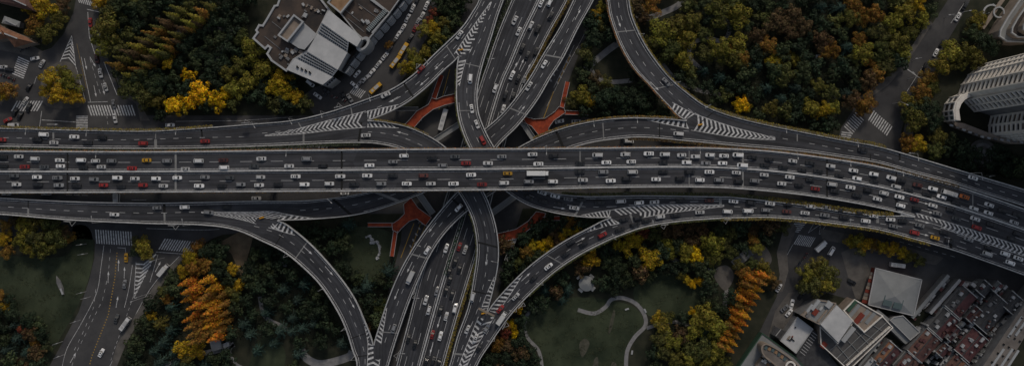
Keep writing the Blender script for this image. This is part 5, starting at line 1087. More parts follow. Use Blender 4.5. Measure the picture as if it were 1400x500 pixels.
HS = [(1314, 412, 37, 26, 't_grey', 't_plum', 'lane house with grey and plum roof nearest the narrow pale walkways'), (1290, 442, 35, 26, 't_grey', 't_plum', 'lane house with grey and plum roof in the middle of the block'),
      (1264, 472, 40, 26, 't_brown', 't_red', 'lane house with long brownish red roof below the annex'), (1355, 428, 50, 27, 't_grey', 't_grey', 'lane house with long dark grey roof beside the tan strip building'),
      (1328, 471, 40, 27, 't_plum', 't_plum', 'lane house with plain plum red roof beside the tan strip building'), (1385, 414, 24, 22, 't_grey', 't_grey', 'lane house with short grey roof near the right edge'),
      (1346, 394, 18, 16, 't_grey', 't_grey', 'smallest grey roofed lane house below the right ramp'), (1213, 486, 36, 22, 't_orange', 't_plum', 'lane house with orange and plum roof beside the gridded terrace'),
      (1306, 502, 30, 24, 't_brown', 't_orange', 'lane house with orange brown roof at the bottom edge'), (1239, 500, 32, 22, 't_red', 't_brown', 'lane house with red roof at the bottom edge'), (1332, 430, 22, 12, 't_plum', 't_red', 'narrow red roofed lane house between two grey roofs'),
      (1303, 455, 22, 10, 't_plum', 't_plum', 'narrow plum roofed lane house between courtyards'), (1290, 478, 18, 12, 't_brown', 't_plum', 'small brown roofed lane house beside white sheds'), (1363, 392, 14, 10, 'greyroof', 'pale', 'small pale roofed lane house below the right ramp'), (1190, 500, 20, 14, 'pale', 'greyroof', 'pale roofed lane house at the bottom edge')]
LH = [lane_house(*h, seed=i + 1) for i, h in enumerate(HS)]
rg = random.Random(31); cpoly = [(1312, 384), (1345, 384), (1372, 396), (1398, 418), (1345, 500), (1225, 505), (1262, 445), (1290, 428)]
k = 0
while k < 150:     # sheds, tanks and stair heads crowding the courtyards
    x, y = rg.uniform(1225, 1400), rg.uniform(382, 505)
    if not inside(x, y, cpoly): continue
    u_ = [(abs((x - h[0]) * F_.x + (y - h[1]) * F_.y) / (h[3] / 2), abs((x - h[0]) * E_.x + (y - h[1]) * E_.y) / (h[2] / 2)) for h in HS]
    if any(a < .95 and c < .95 for a, c in u_): continue
    j = min(range(len(HS)), key=lambda i_: math.hypot(x - HS[i_][0], y - HS[i_][1])); p = P(x, y, 4)
    blockobj('outbuilding', rg.choice(['pale', 'greywall', 'greyroof', 't_plum', 't_grey', 'pale', 'metal', 't_brown', 'tyre']), (p.x, p.y, 0), (rg.uniform(.7, 3.4), rg.uniform(.6, 1.8), rg.uniform(2.5, 7.0)), math.atan2(.75, .66) + rg.choice((0, 0, 1.571)) + rg.uniform(-.06, .06), LH[j]); k += 1
def longroof(name, label, e0, e1, wd, z, m, n, mu):
    h = bld(name, label, 'walkway', *e0); a, b_ = P(*e0, z), P(*e1, z); mb = MB(); mb.box((a + b_) / 2, ((b_ - a).length, wd, .35), b_ - a); mb.build('roof', M[m], h)
    wl = MB(); wl.box((a + b_) / 2 * 1 + Vector((0, 0, -z / 2 - .15)), ((b_ - a).length * .99, wd * .8, z - .3), b_ - a); wl.build('wall', M['greywall'], h)
    rg = random.Random(n)
    for k in range(n):
        p = a.lerp(b_, (k + rg.random()) / n); d = (b_ - a).normalized(); q = p + Vector((-d.y, d.x, 0)) * (-1) * (wd / 2 + rg.uniform(.6, 1.6)); blockobj('outbuilding', rg.choice(mu), (q.x, q.y, 0), (rg.uniform(.9, 2.4), rg.uniform(.8, 1.7), rg.uniform(2, z)), math.atan2(d.y, d.x), h)
mu = ['pale', 'greywall', 'greyroof', 't_plum', 'pale', 'tyre', 'metal']
longroof('covered_walkway', 'longest pale roofed walkway beside the grey hall forecourt', (1247, 434), (1297, 376), 1.7, 4.5, 'greyroof', 16, mu)
longroof('covered_walkway', 'second pale roofed walkway between crowded sheds', (1272, 428), (1313, 382), 1.5, 5.0, 'pale', 12, mu)
longroof('covered_walkway', 'third pale roofed walkway beside the grey and plum roof', (1287, 424), (1320, 386), 1.3, 5.2, 'pale', 10, mu)
longroof('covered_walkway', 'grey roofed alley below the annex of the grey hall', (1222, 500), (1270, 447), 2.0, 4.8, 'greyroof', 14, mu)
longroof('covered_walkway', 'alley of pale sheds between plum roofs', (1290, 497), (1325, 450), 1.4, 4.6, 'pale', 12, mu)
longroof('covered_walkway', 'alley of sheds left of the orange roof', (1175, 500), (1205, 462), 1.4, 4.6, 'greyroof', 8, mu)
sb_ = bld('tan_strip_building', 'long tan flat roof with narrow white skylights at the bottom right', 'building', 1380, 465)
spoly = [(1337, 510), (1362, 473), (1399, 418), (1425, 385), (1450, 400), (1402, 458), (1371, 510)]
block(sb_, 'wall', spoly, 11, 0, 'greywall', 'striproof')
for e0, e1 in [((1352, 505), (1372, 476)), ((1364, 506), (1384, 476)), ((1378, 460), (1397, 432)), ((1388, 458), (1402, 438)), ((1374, 506), (1392, 478)), ((1401, 425), (1412, 408))]:
    a, b_ = P(*e0, 11), P(*e1, 11); blockobj('skylight', 'pale', (a + b_) / 2 - Vector((0, 0, .03)), ((b_ - a).length, 1.1, .5), math.atan2((b_ - a).y, (b_ - a).x), sb_)
for k in range(18): x = 1356 + (k % 6) * 8 + (k // 6) * 7; y = 494 - (k % 6) * 12 + (k // 6) * 4; blockobj('roof_vent', 'tyre', P(x, y, 11) - Vector((0, 0, .03)), (.8, .8, .6), R(56), sb_) if inside(x, y, spoly) else None
# ------------------------------------------------------------------ street markings
def zebra(parent, a, b, sdir, slen, n, fr=0.5, z=0.075, nm='crossing_stripe'):
    sx, sy = sdir; k = math.hypot(sx, sy); sx, sy = sx / k * slen / 2, sy / k * slen / 2
    dx, dy = (b[0] - a[0]) / n, (b[1] - a[1]) / n
    for i in range(n):
        cx, cy = a[0] + dx * (i + 0.5), a[1] + dy * (i + 0.5); hx, hy = dx * fr / 2, dy * fr / 2
        m_ = MB(); q = [P(cx - hx - sx, cy - hy - sy, z), P(cx + hx - sx, cy + hy - sy, z), P(cx + hx + sx, cy + hy + sy, z), P(cx - hx + sx, cy - hy + sy, z)]
        if (q[1] - q[0]).cross(q[2] - q[0]).z < 0: q = q[::-1]
        m_.face(q); m_.build(nm, M['white'], parent)
zebra(st_nw, (121, 151), (184, 151), (5, 15), 15, 17); zebra(st_nw, (112, 158), (112, 176), (1, 0), 16, 8); zebra(st_nw, (18, 145), (56, 145), (-8, 14), 16, 10)
zebra(st_nw, (33, 80), (24, 105), (14, 6), 17, 9); zebra(st_nw, (106, 0), (132, 7), (3, 8), 8, 9)
zebra(st_sw, (130, 323), (181, 326), (1, 12), 19, 15); zebra(st_sw, (220, 333), (268, 338), (-9, 15), 17, 14)
zebra(st_ne, (1176, 158), (1159, 179), (13, 12), 16, 8, .42); zebra(st_ne, (1158, 180), (1156, 189), (15, 2), 14, 3); zebra(st_ne, (1190, 157), (1217, 180), (-8, 13), 15, 10, .45)
zebra(st_se, (1096, 303), (1084, 317), (15, 2), 15, 6); zebra(st_se, (1088, 327), (1112, 331), (-7, 12), 15, 10)
zebra(st_nw, (481, 122), (497, 130), (-6, 8), 12, 7)
def pline(parent, e, wd=0.18, z=0.072, m='white', n=0, nm='painted_line'):
    b = MB(); strip_world(b, [P(x, y, z) for x, y in (spline(e, n) if n else e)], wd); return b.build(nm, M[m], parent)
def pdash(parent, e, L, gap, wd=0.16, z=0.076, m='white'):
    tot = sum(math.dist(e[i], e[i + 1]) for i in range(len(e) - 1)); d = 0
    while d + L < tot:
        a, b = plerp(e, d / tot), plerp(e, (d + L) / tot); pline(parent, [a, b], wd, z, m, 0, 'lane_dash'); d += L + gap
# upper left junction
for e in [[(98, 49), (82, 85)], [(98, 49), (104, 95)], [(111, 78), (124, 140)], [(120, 17), (122, 50), (130, 75)], [(119, 13), (137, 17)], [(142, 85), (160, 130)], [(104, 92), (112, 120), (117, 140)], [(57, 152), (54, 174)], [(57, 164), (104, 167)], [(120, 140), (147, 139)]]: pline(st_nw, e, 0.24)
for k in range(6):
    f = 0.28 + 0.12 * k; a, c = plerp([(98, 49), (82, 85)], f), plerp([(98, 49), (104, 95)], f); mx = ((a[0] + c[0]) / 2 + 0.5, (a[1] + c[1]) / 2 - 6); pline(st_nw, [a, mx, c], 0.55, 0.078, nm='chevron')
pdash(st_nw, [(123, 80), (140, 138)], 6, 5); pdash(st_nw, [(132, 78), (147, 128)], 6, 5); pdash(st_nw, [(146, 158), (148, 175)], 4, 4); pdash(st_nw, [(50, 105), (44, 122)], 10, 5); pdash(st_nw, [(105, 60), (122, 138)], 30, 2, .12, .075, 'yellowline')
# lower left street
for e in [[(142, 335), (138, 365), (132, 400), (112, 440), (92, 475), (85, 500)], [(160, 338), (171, 339)], [(171, 338), (172, 345)], [(213, 344), (253, 347)], [(186, 358), (183, 407)], [(213, 346), (183, 407)], [(181, 362), (176, 395), (170, 420)], [(216, 348), (205, 385)], [(245, 350), (205, 395), (165, 470), (150, 500)], [(200, 312), (270, 314), (300, 313)]]: pline(st_sw, e, 0.2, 0.07, 'white', 5)
for k in range(8):
    f = 0.05 + 0.115 * k; a, c = plerp([(186, 358), (183, 407)], f), plerp([(215, 344), (183, 407)], f); mx = ((a[0] + c[0]) / 2 - 3 + 2 * f, (a[1] + c[1]) / 2 + 7 * (1.1 - f)); pline(st_sw, [a, mx, c], 0.7, 0.078, nm='chevron')
pdash(st_sw, [(151, 340), (148, 375), (140, 410), (120, 450), (105, 480), (98, 500)], 5, 6); pdash(st_sw, [(131, 395), (128, 420), (113, 455), (98, 485)], 5, 7); pdash(st_sw, [(182, 405), (170, 440), (155, 480), (150, 498)], 4, 4); pdash(st_sw, [(160, 345), (157, 380), (148, 430), (126, 485), (122, 500)], 1.6, 2.4, 0.5, 0.08, 'yellowline')
# other streets
pline(st_ew, [(240, 166), (330, 165), (400, 160)], 0.16, 0.05); pdash(st_ew, [(90, 266), (120, 267)], 8, 3, .16, .05); pline(st_ew, [(180, 273), (200, 273)], .2, .05); pdash(st_ew, [(1230, 330), (1310, 352)], 6, 6, .16, .05)
for e in [[(1265, 86), (1240, 125)], [(1318, 5), (1300, 32)]]: pline(st_ne, e, .18)
pline(st_ne, [(1241, 95), (1259, 108)], .4)
for e in [[(1114, 303), (1105, 318)], [(1122, 304), (1120, 320)], [(1105, 318), (1128, 302)], [(1131, 305), (1121, 320)], [(1084, 334), (1074, 352)]]: pline(st_se, e, .16)
for e in [[(800, 45), (770, 100), (748, 145)], [(785, 62), (757, 120)], [(612, 118), (604, 140)]]: pline(st_ns, e, .16, .05)
for e in [[(615, 95), (600, 150)], [(780, 75), (762, 115)], [(575, 305), (555, 360)], [(566, 305), (548, 352)], [(757, 125), (740, 170)], [(585, 300), (566, 345)]]: pline(st_ns, e, .35, .052, 'yellowline')
for x, y in [(577, 305), (573, 312), (569, 320), (565, 328), (561, 336), (584, 309), (580, 317), (576, 325), (572, 333), (757, 102), (761, 95), (753, 110), (766, 105), (770, 97), (762, 113), (775, 85), (779, 76)]:   # painted characters on the bus lanes, unreadable from here
    for k in range(3):
        a = (x - 1.6 + k * 0.5, y - 1.0 + k * 1.1); pline(st_ns, [a, (a[0] + 2.6, a[1] + 0.3)], .22, .056, nm='lane_lettering')
    pline(st_ns, [(x + .3, y - 1.4), (x - .3, y + 1.6)], .22, .06, nm='lane_lettering')
# lane arrows on the decks
ar = MB(); ar.face([(-3, -0.12, 0), (1.0, -0.12, 0), (1.0, 0.12, 0), (-3, 0.12, 0)]); ar.face([(1.0, -0.5, 0), (3, 0, 0), (1.0, 0.5, 0)]); ARW = ar.mesh('lane_arrow', M['white'])
for rd, tx in [(rdA, '540,136,-1 600,90,-1 580,112,-1'), (rdB, '550,182,-1 665,355,1'), (rdG, '713,151,1 790,20,1 755,60,1'), (rdE, '846,30,1 895,118,1'), (rdC, '765,284,1 1263,303,1'), (rdD, '719,378,1 793,328,1 1262,320,1'), (rdH, '421,342,1 481,414,1 450,370,1'), (rdF, '591,311,1 542,402,1 560,365,1'),
               (rdK, '704,92,-1 713,88,-1 722,94,-1 600,440,1 590,475,1'), (rdM, '1262,277,1 1268,289,1')]:
    for tok in tx.split():
        x, y, sg = tok.split(','); x, y, sg = float(x), float(y), int(sg); t, u, z = rd.locate(x, y); d = rd.tangent(t) * sg
        o = bpy.data.objects.new('lane_arrow', ARW); o.location = P(x, y, z) + Vector((0, 0, .03)); o.rotation_mode = 'QUATERNION'; o.rotation_quaternion = d.to_track_quat('X', 'Z'); link(o, rd.o)
for x, y, a, par in [(117, 88, -78, st_nw), (127, 85, -60, st_nw), (130, 125, -78, st_nw), (141, 122, -75, st_nw), (162, 362, 88, st_sw), (170, 372, 88, st_sw), (148, 378, 88, st_sw), (72, 170, 0, st_nw), (216, 364, 62, st_sw), (160, 412, 80, st_sw), (100, 488, 60, st_sw)]:
    o = bpy.data.objects.new('lane_arrow', ARW); o.location = P(x, y, .08); o.rotation_euler = (0, 0, R(a)); link(o, par)
# expansion joints across the decks
for rd, ts in [(rdM, (1.5, 2.2, 3.4, 5.6, 6.9, 8.3, 10.6, 12.5, 14.6)), (rdA, (1.6, 3.2, 4.2, 6.1, 7.6, 9.5, 11.8)), (rdB, (1.6, 3.2, 6.1, 7.8, 15.6, 17.5, 19.6)), (rdC, (4.2, 6.4, 12, 16, 18.5, 21)), (rdD, (3.8, 5.5, 8.6, 13, 18)), (rdE, (2.5, 5.2, 7.3, 9.8, 12.6)), (rdF, (5.2, 10.6, 12.4, 14, 18.3, 21, 24.4)), (rdG, (1.4, 3.3, 7.6, 9, 14.4, 17)), (rdH, (1.4, 3.3, 6.5, 7.6, 11.5, 12.5))]:
    for t in ts:
        a, c = rd.at(t * rd.N, 0.03, .016), rd.at(t * rd.N, .97, .016); b = MB(); strip_world(b, [a, c], random.choice((.5, .9, 1.3))); b.build('expansion_joint', M['soffit'] if random.random() < .5 else M['tyre'], rd.o)
# piers under the decks
for rd, ts in [(rdM, (0.6, 1.3, 2, 2.8, 3.6, 4.4, 6.2, 7.2, 9, 10.5, 12, 13.5, 15)), (rdA, (1, 2.5, 4, 5.6, 7, 9, 11, 13)), (rdB, (1, 3, 5, 7, 9, 15, 17, 19)), (rdC, (2, 4, 6, 12.3, 14.5, 17, 19.5, 21.5, 23.5)), (rdD, (2, 4, 6, 8, 10, 13, 16, 19)), (rdE, (1, 3, 5, 7, 9, 11, 13)), (rdF, (2, 5, 7, 9.5, 11.5, 13.5, 18, 20, 22, 24)), (rdG, (1, 3, 5, 7, 8.5, 14, 16, 18)), (rdH, (2, 4, 6, 8, 10, 12)), (rdK, (1, 2.5, 4, 7, 8.5))]:
    for t in ts:
        p = rd.at(t * rd.N, .5); b = MB(); z = p.z - 1.85
        for s_ in ((-1, 1) if rd in (rdM, rdK) else (0,)):
            q = rd.at(t * rd.N, .5 + s_ * .18); b.tube((q.x, q.y, 0), (q.x, q.y, z), .9, .9, 10)
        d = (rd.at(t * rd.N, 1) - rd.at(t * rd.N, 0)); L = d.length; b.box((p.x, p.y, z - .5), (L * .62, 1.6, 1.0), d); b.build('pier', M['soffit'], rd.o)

# ------------------------------------------------------------------ footbridges
def footbridge(poly, label, walks=(), z=5.2):
    f = bld('footbridge', label, 'footbridge', *poly[0]); tag(f, group='footbridges at the crossing')
    T = pts(poly, z); b = MB(); b.prism([p - Vector((0, 0, .7)) for p in T], T, 0, 1, True); b.build('deck', [M['soffit'], M['redpave']], f)
    n = len(poly); ar_ = sum(T[i].x * T[(i + 1) % n].y - T[(i + 1) % n].x * T[i].y for i in range(n))
    for i in range(n):
        a, c = T[i], T[(i + 1) % n]; m_ = MB(); m_.box((a + c) / 2 + Vector((0, 0, .5)), ((c - a).length + .2, .18, 1.0 + .004 * i), c - a); m_.build('railing', M['rail'], f)
    for e, wd, mm in walks:
        for i in range(len(e) - 1):
            a, c = P(*e[i], z), P(*e[i + 1], z); m_ = MB(); m_.box((a + c) / 2 - Vector((0, 0, .3)), ((c - a).length, wd, .59), c - a); m_.build('walkway', M[mm], f)
            sd_ = Vector((-(c - a).y, (c - a).x, 0)).normalized()
            for s_ in (-1, 1): m_ = MB(); m_.box((a + c) / 2 + sd_ * s_ * wd / 2 + Vector((0, 0, .45)), ((c - a).length, .16, .95), c - a); m_.build('railing', M['rail'], f)
    cpt = sum(T, Vector()) / n
    for k in range(0, n, max(1, n // 3)): p = cpt.lerp(T[k], .6); m_ = MB(); m_.tube((p.x, p.y, 0), (p.x, p.y, z - .7), .35, .35, 8); m_.build('column', M['soffit'], f)
footbridge([(551, 173), (560, 164), (570, 152), (586, 143), (590, 134), (597, 136), (606, 132), (625, 128), (625, 140), (608, 144), (592, 150), (578, 161), (566, 175)], 'red paved footbridge with three arms between the upper left ramps', [([(593, 135), (604, 103)], 2.4, 'redpave'), ([(572, 149), (536, 149)], 1.7, 'pave'), ([(594, 192), (643, 160)], 2.6, 'greyroof')])
footbridge([(715, 159), (730, 163), (745, 162), (758, 153), (764, 146), (771, 148), (773, 154), (757, 165), (750, 175), (751, 184), (739, 188), (727, 173), (713, 166)], 'red paved footbridge between the upper right ramp and the low highway', [([(768, 147), (776, 112)], 2.2, 'redpave'), ([(772, 154), (804, 155)], 2.0, 'redpave'), ([(712, 164), (732, 194)], 2.6, 'greyroof')])
footbridge([(552, 279), (562, 270), (572, 284), (590, 297), (582, 308), (570, 299), (560, 302), (550, 311), (544, 318), (537, 314), (536, 306), (545, 300), (553, 292)], 'red paved footbridge with thin arms between the lower left ramps', [([(541, 315), (536, 350)], 2.0, 'redpave'), ([(537, 307), (503, 307)], 1.9, 'redpave'), ([(572, 264), (592, 292)], 3.0, 'greyroof')])
footbridge([(680, 319), (705, 313), (722, 302), (733, 289), (746, 291), (744, 298), (737, 304), (725, 312), (708, 325), (700, 327), (681, 331)], 'red paved footbridge below the lower right ramp', [([(742, 299), (765, 298)], 2.0, 'redpave'), ([(704, 325), (692, 356)], 1.8, 'greyroof'), ([(670, 293), (707, 266)], 2.8, 'greyroof')])

# ------------------------------------------------------------------ hedges in planters along the decks
def hedge(rd, u, t0, t1, off, wd, col, label, n_per=7, hgt=1.0, zoff=0.3):
    """leafy planter strip beside a deck edge, off metres outwards"""
    b = MB(); rg = random.Random(int(t0 * 10 + off * 7) + len(label)); W = []
    k = int((t1 - t0) * rd.N * 3)
    for j in range(k + 1):
        t = (t0 + (t1 - t0) * j / k) * rd.N; d = (rd.at(t, 1) - rd.at(t, 0)).normalized() * (-1 if u < .5 else 1); W.append((rd.at(t, u) + d * off, d))
    root = empty('planter_hedge', W[0][0])
    tb_ = MB()
    for (p, d), (p2, d2) in zip(W[:-1], W[1:]):
        L = (p2 - p).length; tb_.box((p + p2) / 2 + Vector((0, 0, zoff - .25)), (L * 1.01, wd * .6, .35), p2 - p)
        for _ in range(int(L * n_per * wd * 2.6)):
            f = rg.random(); c = p.lerp(p2, f) + d * rg.uniform(-.5, .5) * wd + Vector((0, 0, zoff + hgt * rg.random() ** .7)); leafquad(b, c, rnd_dir(rg, .25), rg.uniform(.16, .34), rg)
    o = b.build('foliage', M['leaf'], root); o.color = (*col, 1); tb_.build('trough', M['soffit'], root); tag(root, label, 'hedge', 'planted troughs along the decks')
YG, GR, DG, OR = (.24, .18, .03), (.10, .105, .028), (.045, .06, .026), (.34, .17, .05)
hedge(rdA, 0, .9, 4.4, .5, 1.2, YG, 'yellow green hedge along the upper left deck edge')
hedge(rdB, 1, .8, 7.9, .8, 1.5, DG, 'dark green hedge between the upper left ramp and the main deck')
hedge(rdM, 0, 1, 6, .25, .5, OR, 'thin orange trough planting on the left half of the main deck top edge', 5, .5)
hedge(rdM, 0, 6, 12, .25, .5, OR, 'thin orange trough planting on the right half of the main deck top edge', 5, .5)
hedge(rdM, 1, 1, 6, .25, .45, (.20, .12, .04), 'thin tan trough planting on the left half of the main deck bottom edge', 4, .4)
hedge(rdE, 1, .8, 6.8, .4, .8, OR, 'orange yellow hedge on the inner edge of the upper right ramp')
hedge(rdE, 0, .8, 7, .5, 1.0, YG, 'yellow green hedge on the outer edge of the upper right ramp')
hedge(rdE, 0, 7, 12.2, .7, 1.7, YG, 'long yellow hedge along the upper right deck')
hedge(rdF, 0, 10.2, 14.8, .6, 1.0, (.24, .15, .02), 'golden hedge on the upper edge of the ramp meeting the main deck')
hedge(rdF, 1, 2.8, 11.5, .8, 1.3, (.13, .08, .02), 'brownish hedge between the upper right ramp and the main deck')
hedge(rdB, 0, 8.2, 10.6, .4, 1.0, (.22, .15, .02), 'golden hedge on the nose of the upper left ramp')
hedge(rdC, 0, 11.2, 18, 1.0, 1.6, GR, 'green hedge between the main deck and the lower right ramp')
hedge(rdC, 0, 18, 21.4, .9, 2.2, YG, 'yellow green hedge ending at the striped merge')
hedge(rdD, 1, 4, 11, .5, .9, GR, 'green hedge along the outer edge of the lower right ramp')
hedge(rdD, 1, 11, 17.4, .6, 1.4, YG, 'yellow hedge along the lower edge of the right deck')
hedge(rdK, 1, 6.6, 9.5, .9, 1.5, YG, 'yellow green hedge between the low highway and the centre ramp')
hedge(rdK, 1, 1, 3.8, .9, 1.6, (.18, .12, .02), 'golden hedge right of the low highway')
hedge(rdK, 0, 1, 3.8, 1.4, 2.4, DG, 'dark hedge left of the low highway')
hedge(rdC, 1, 4.5, 8, .4, .7, GR, 'green hedge along the left edge of the centre ramp')
hedge(rdB, 1, 14.2, 17.8, .4, .7, GR, 'green hedge along the left edge of the descending ramp')
hedge(rdK, .49, 5.9, 7.0, 0, 1.4, (.03, .07, .035), 'green median planting of the low highway')

# ------------------------------------------------------------------ lamps, signs and small things
lm = {}
b = MB(); b.tube((0, 0, 0), (0, 0, 9.5), .12, .07, 7); lm['pole'] = b.mesh('pole', M['rail'])
b = MB(); b.tube((0, 0, 9.4), (2.6, 0, 10.1), .07, .05, 6); lm['arm'] = b.mesh('arm', M['rail'])
b = MB(); b.prism([(2.4, -.16, 10.0), (3.5, -.12, 10.15), (3.5, .12, 10.15), (2.4, .16, 10.0)], [(2.4, -.2, 10.15), (3.5, -.15, 10.28), (3.5, .15, 10.28), (2.4, .2, 10.15)], bottom=True); lm['lamp_head'] = b.mesh('lamp_head', M['rail'])
def lamp(loc, ang, place, key):
    r = empty('street_lamp', loc, ang); tag(r, None, 'street lamp', 'lamp posts along the roads')
    for n_, me in lm.items(): o = bpy.data.objects.new(n_, me); C.objects.link(o); o.parent = r
    register(r, 'street lamp', place, key)
for rd, u, ts, place in [(rdA, 0, (1.45, 2.15, 3.9, 5.2, 6.05, 6.9, 8.3, 10.6), 'on the upper left ramp'), (rdM, 0, (1.75, 3.0, 4.0, 5.3, 6.0, 7.0, 8.0, 9.6, 11.0, 12.4), 'on the top edge of the main deck'), (rdE, 0, (.6, 2.8, 5.2, 6.9, 9.3, 11.2, 12.8, 14.5), 'on the outer edge of the upper right ramp'), (rdF, 0, (11.3, 12.8, 20.5), 'on the ramp below the upper right park'), (rdH, 1, (2.4, 3.8, 7.3, 9.2, 11.0, 12.4), 'on the outer edge of the lower left ramp'), (rdD, 1, (2.2, 3.4, 4.6, 7.6, 9.1, 12.3, 15.0, 17.6), 'on the outer edge of the lower right ramp'), (rdG, 0, (7.6, 9.2), 'on the lower left ramp below the main deck'), (rdK, 0, (3.0, 7.4, 8.6), 'on the left edge of the low highway'), (rdB, 0, (16.2, 17.0), 'on the centre ramp')]:
    for t in ts:
        p = rd.at(t * rd.N, u, .85); d = (rd.at(t * rd.N, 1 - u) - p); lamp(p, math.atan2(d.y, d.x), place, rd.px(t * rd.N, u)[0])
for x, y, a in [(1241, 108, 140), (1247, 83, 190), (1291, 25, 190), (1220, 142, -30), (1303, 22, 10), (1345, 240, 190), (1238, 210, 180)]: lamp(P(x, y, 0), R(a), 'beside the upper right street', x)
for x, y, a in [(118, 333, 10), (120, 346, 10), (118, 398, 15), (110, 437, 20), (86, 466, 20), (88, 484, 25), (124, 405, 15), (225, 352, 200), (206, 400, 200), (200, 405, 200)]: lamp(P(x, y, 0), R(a), 'beside the lower left street', x)
# crash cushions at the noses
for rd, x, y, lab in [(rdA, 630, 69, 'top centre fork'), (rdC, 358, 298, 'lower left fork'), (rdE, 957, 171, 'upper right fork'), (rdD, 661, 428, 'bottom fork')]:
    z = {'358': 14}.get(str(x)) or rd.z(x, y); r = empty('crash_cushion', P(x, y, z)); tag(r, 'yellow crash cushion at the ' + lab, 'crash cushion', 'crash cushions')
    for k in range(3): b = MB(); b.tube((r.location.x + k * .75 - .7, r.location.y + .2 * k, z), (r.location.x + k * .75 - .7, r.location.y + .2 * k, z + .95), .4, .36, 10); b.build('barrel', M['yellowdrum'] if 'yellowdrum' in M else M.setdefault('yellowdrum', mat('yellow_drum', (.55, .27, .02), .6)), r)
r = empty('works_attenuator', P(1237, 292, 14)); tag(r, 'pale concrete blocks and barrels at the end of the planted strip', 'barrier')
for x, y, s_ in [(1230, 290, 2.2), (1235, 292, 1.8), (1240, 293.5, 1.6), (1245, 295, 1.4), (1232, 294, 1.2)]: blockobj('block', 'pale', P(x, y, 14) - Vector((0, 0, .0)), (s_, 1.2, 1.0), R(-16), r)
# sign gantry over the bottom fork
gz = 10.0; r = empty('sign_gantry', P(665, 427, gz)); tag(r, 'tan sign gantry standing across the bottom fork', 'gantry')
a, c = P(654, 421, gz + 5.5), P(676, 431.5, gz + 5.5); b = MB(); b.box((a + c) / 2, ((c - a).length, .9, .7), c - a); b.build('beam', M['tan'], r)
b = MB(); b.tube((r.location.x, r.location.y, gz), (r.location.x, r.location.y, gz + 5.4), .35, .3, 8); b.build('post', M['tan'], r)
for f in (.22, .78): p = a.lerp(c, f); d = c - a; b = MB(); b.box(p + Vector((.45, -.75, -.2)), (3.0, .15, 2.2), d); b.build('sign_panel', M['green'], r)
# roadside sign frames on the deck edges
def sign(rd, t, u, label):
    p = rd.at(t * rd.N, u); d = (rd.at(t * rd.N, 1 - u) - p).normalized(); p = p - d * .5; tg = rd.tangent(t * rd.N); r = empty('road_sign', p); tag(r, label, 'road sign', 'sign frames on the deck edges')
    b = MB(); b.tube(p + Vector((0, 0, -.5)), p + Vector((0, 0, 5.5)), .14, .1, 6); b.build('post', M['rail'], r)
    for s_ in (-1, 1): b = MB(); b.tube(p + tg * 1.6 * s_ + Vector((0, 0, .6)), p - d * 2.2 + Vector((0, 0, 1.2)), .1, .08, 5); b.build('strut', M['rail'], r)
    b = MB(); b.box(p + tg * 0 + d * .2 + Vector((0, 0, 4.6)), (3.4, .18, 1.8), tg); b.build('sign_panel', M['metal'], r)
for rd, t, u, lab in [(rdH, 3.5, 1, 'sign frame on the left ramp above the zebra crossing'), (rdH, 2.0, 1, 'sign frame on the left ramp above the green tree'), (rdK, 7.3, 0, 'sign frame left of the low highway beside the truck ramp'), (rdK, 8.75, 0, 'sign frame left of the low highway at the bottom'), (rdD, 3.6, 1, 'sign frame beside the lower right ramp near the box truck'), (rdD, 2.7, 1, 'sign frame beside the lower right ramp near the bottom'), (rdD, 9.5, 1, 'sign frame above the golden park trees'), (rdD, 11.3, 1, 'sign frame on the deck edge above the brown trees'), (rdA, 5.0, 0, 'sign frame on the upper left ramp beside the yellow trees'), (rdA, 7.3, 0, 'sign frame on the upper left ramp beside the parked cars'), (rdA, 10.3, 0, 'sign frame on the upper left ramp beside the yellow buses')]: sign(rd, t, u, lab)
# pavilion
pv = bld('pavilion', 'round grey pavilion roof with four pale benches around it', 'pavilion', 801, 386)
c = P(801, 386, 0); b = MB(); n = 24
for k in range(n):
    a0, a1 = 6.2832 * k / n, 6.2832 * (k + 1) / n; q = lambda r_, z_, a: (c.x + r_ * math.cos(a), c.y + r_ * math.sin(a), z_)
    b.face([q(3.9, 3.4, a0), q(3.9, 3.4, a1), q(1.5, 4.5, a1), q(1.5, 4.5, a0)]); b.face([q(1.5, 4.5, a0), q(1.5, 4.5, a1), (c.x, c.y, 5.0)]); b.face([q(3.9, 3.15, a1), q(3.9, 3.15, a0), q(3.9, 3.4, a0), q(3.9, 3.4, a1)])
b.build('roof', M['greyroof'], pv)
for k in range(8): a = 6.2832 * k / 8; b = MB(); b.tube((c.x + 3.2 * math.cos(a), c.y + 3.2 * math.sin(a), 0), (c.x + 3.2 * math.cos(a), c.y + 3.2 * math.sin(a), 3.4), .16, .16, 8); b.build('column', M['pale'], pv)
for x, y, a in [(791.5, 378.5, 40), (809, 377, -40), (793.5, 396.5, -40), (811, 394.5, 50)]: bo = blockobj('park_bench', 'cream', P(x, y, 0), (2.5, 1.2, .5), R(a), None); tag(bo, 'pale bench %s of the round pavilion' % {(0, 0): 'at the lower right', (1, 1): 'at the upper left', (0, 1): 'at the upper right', (1, 0): 'at the lower left'}[(int(x < 800), int(y < 385))], 'bench', 'benches round the pavilion')
# benches by the lawn path, small things in the parks
for x, y, a, lab in [(857, 422, 20, 'white bench standing on the large lawn near the path'), (882, 424, -65, 'pale bench at the right side of the curving path'), (864, 481, 80, 'pale bench beside the lower bend of the path')]: tag(blockobj('park_bench', 'pale', P(x, y, .05), (2.0, .8, .5), R(a), None), lab, 'bench', 'benches in the lower right park')
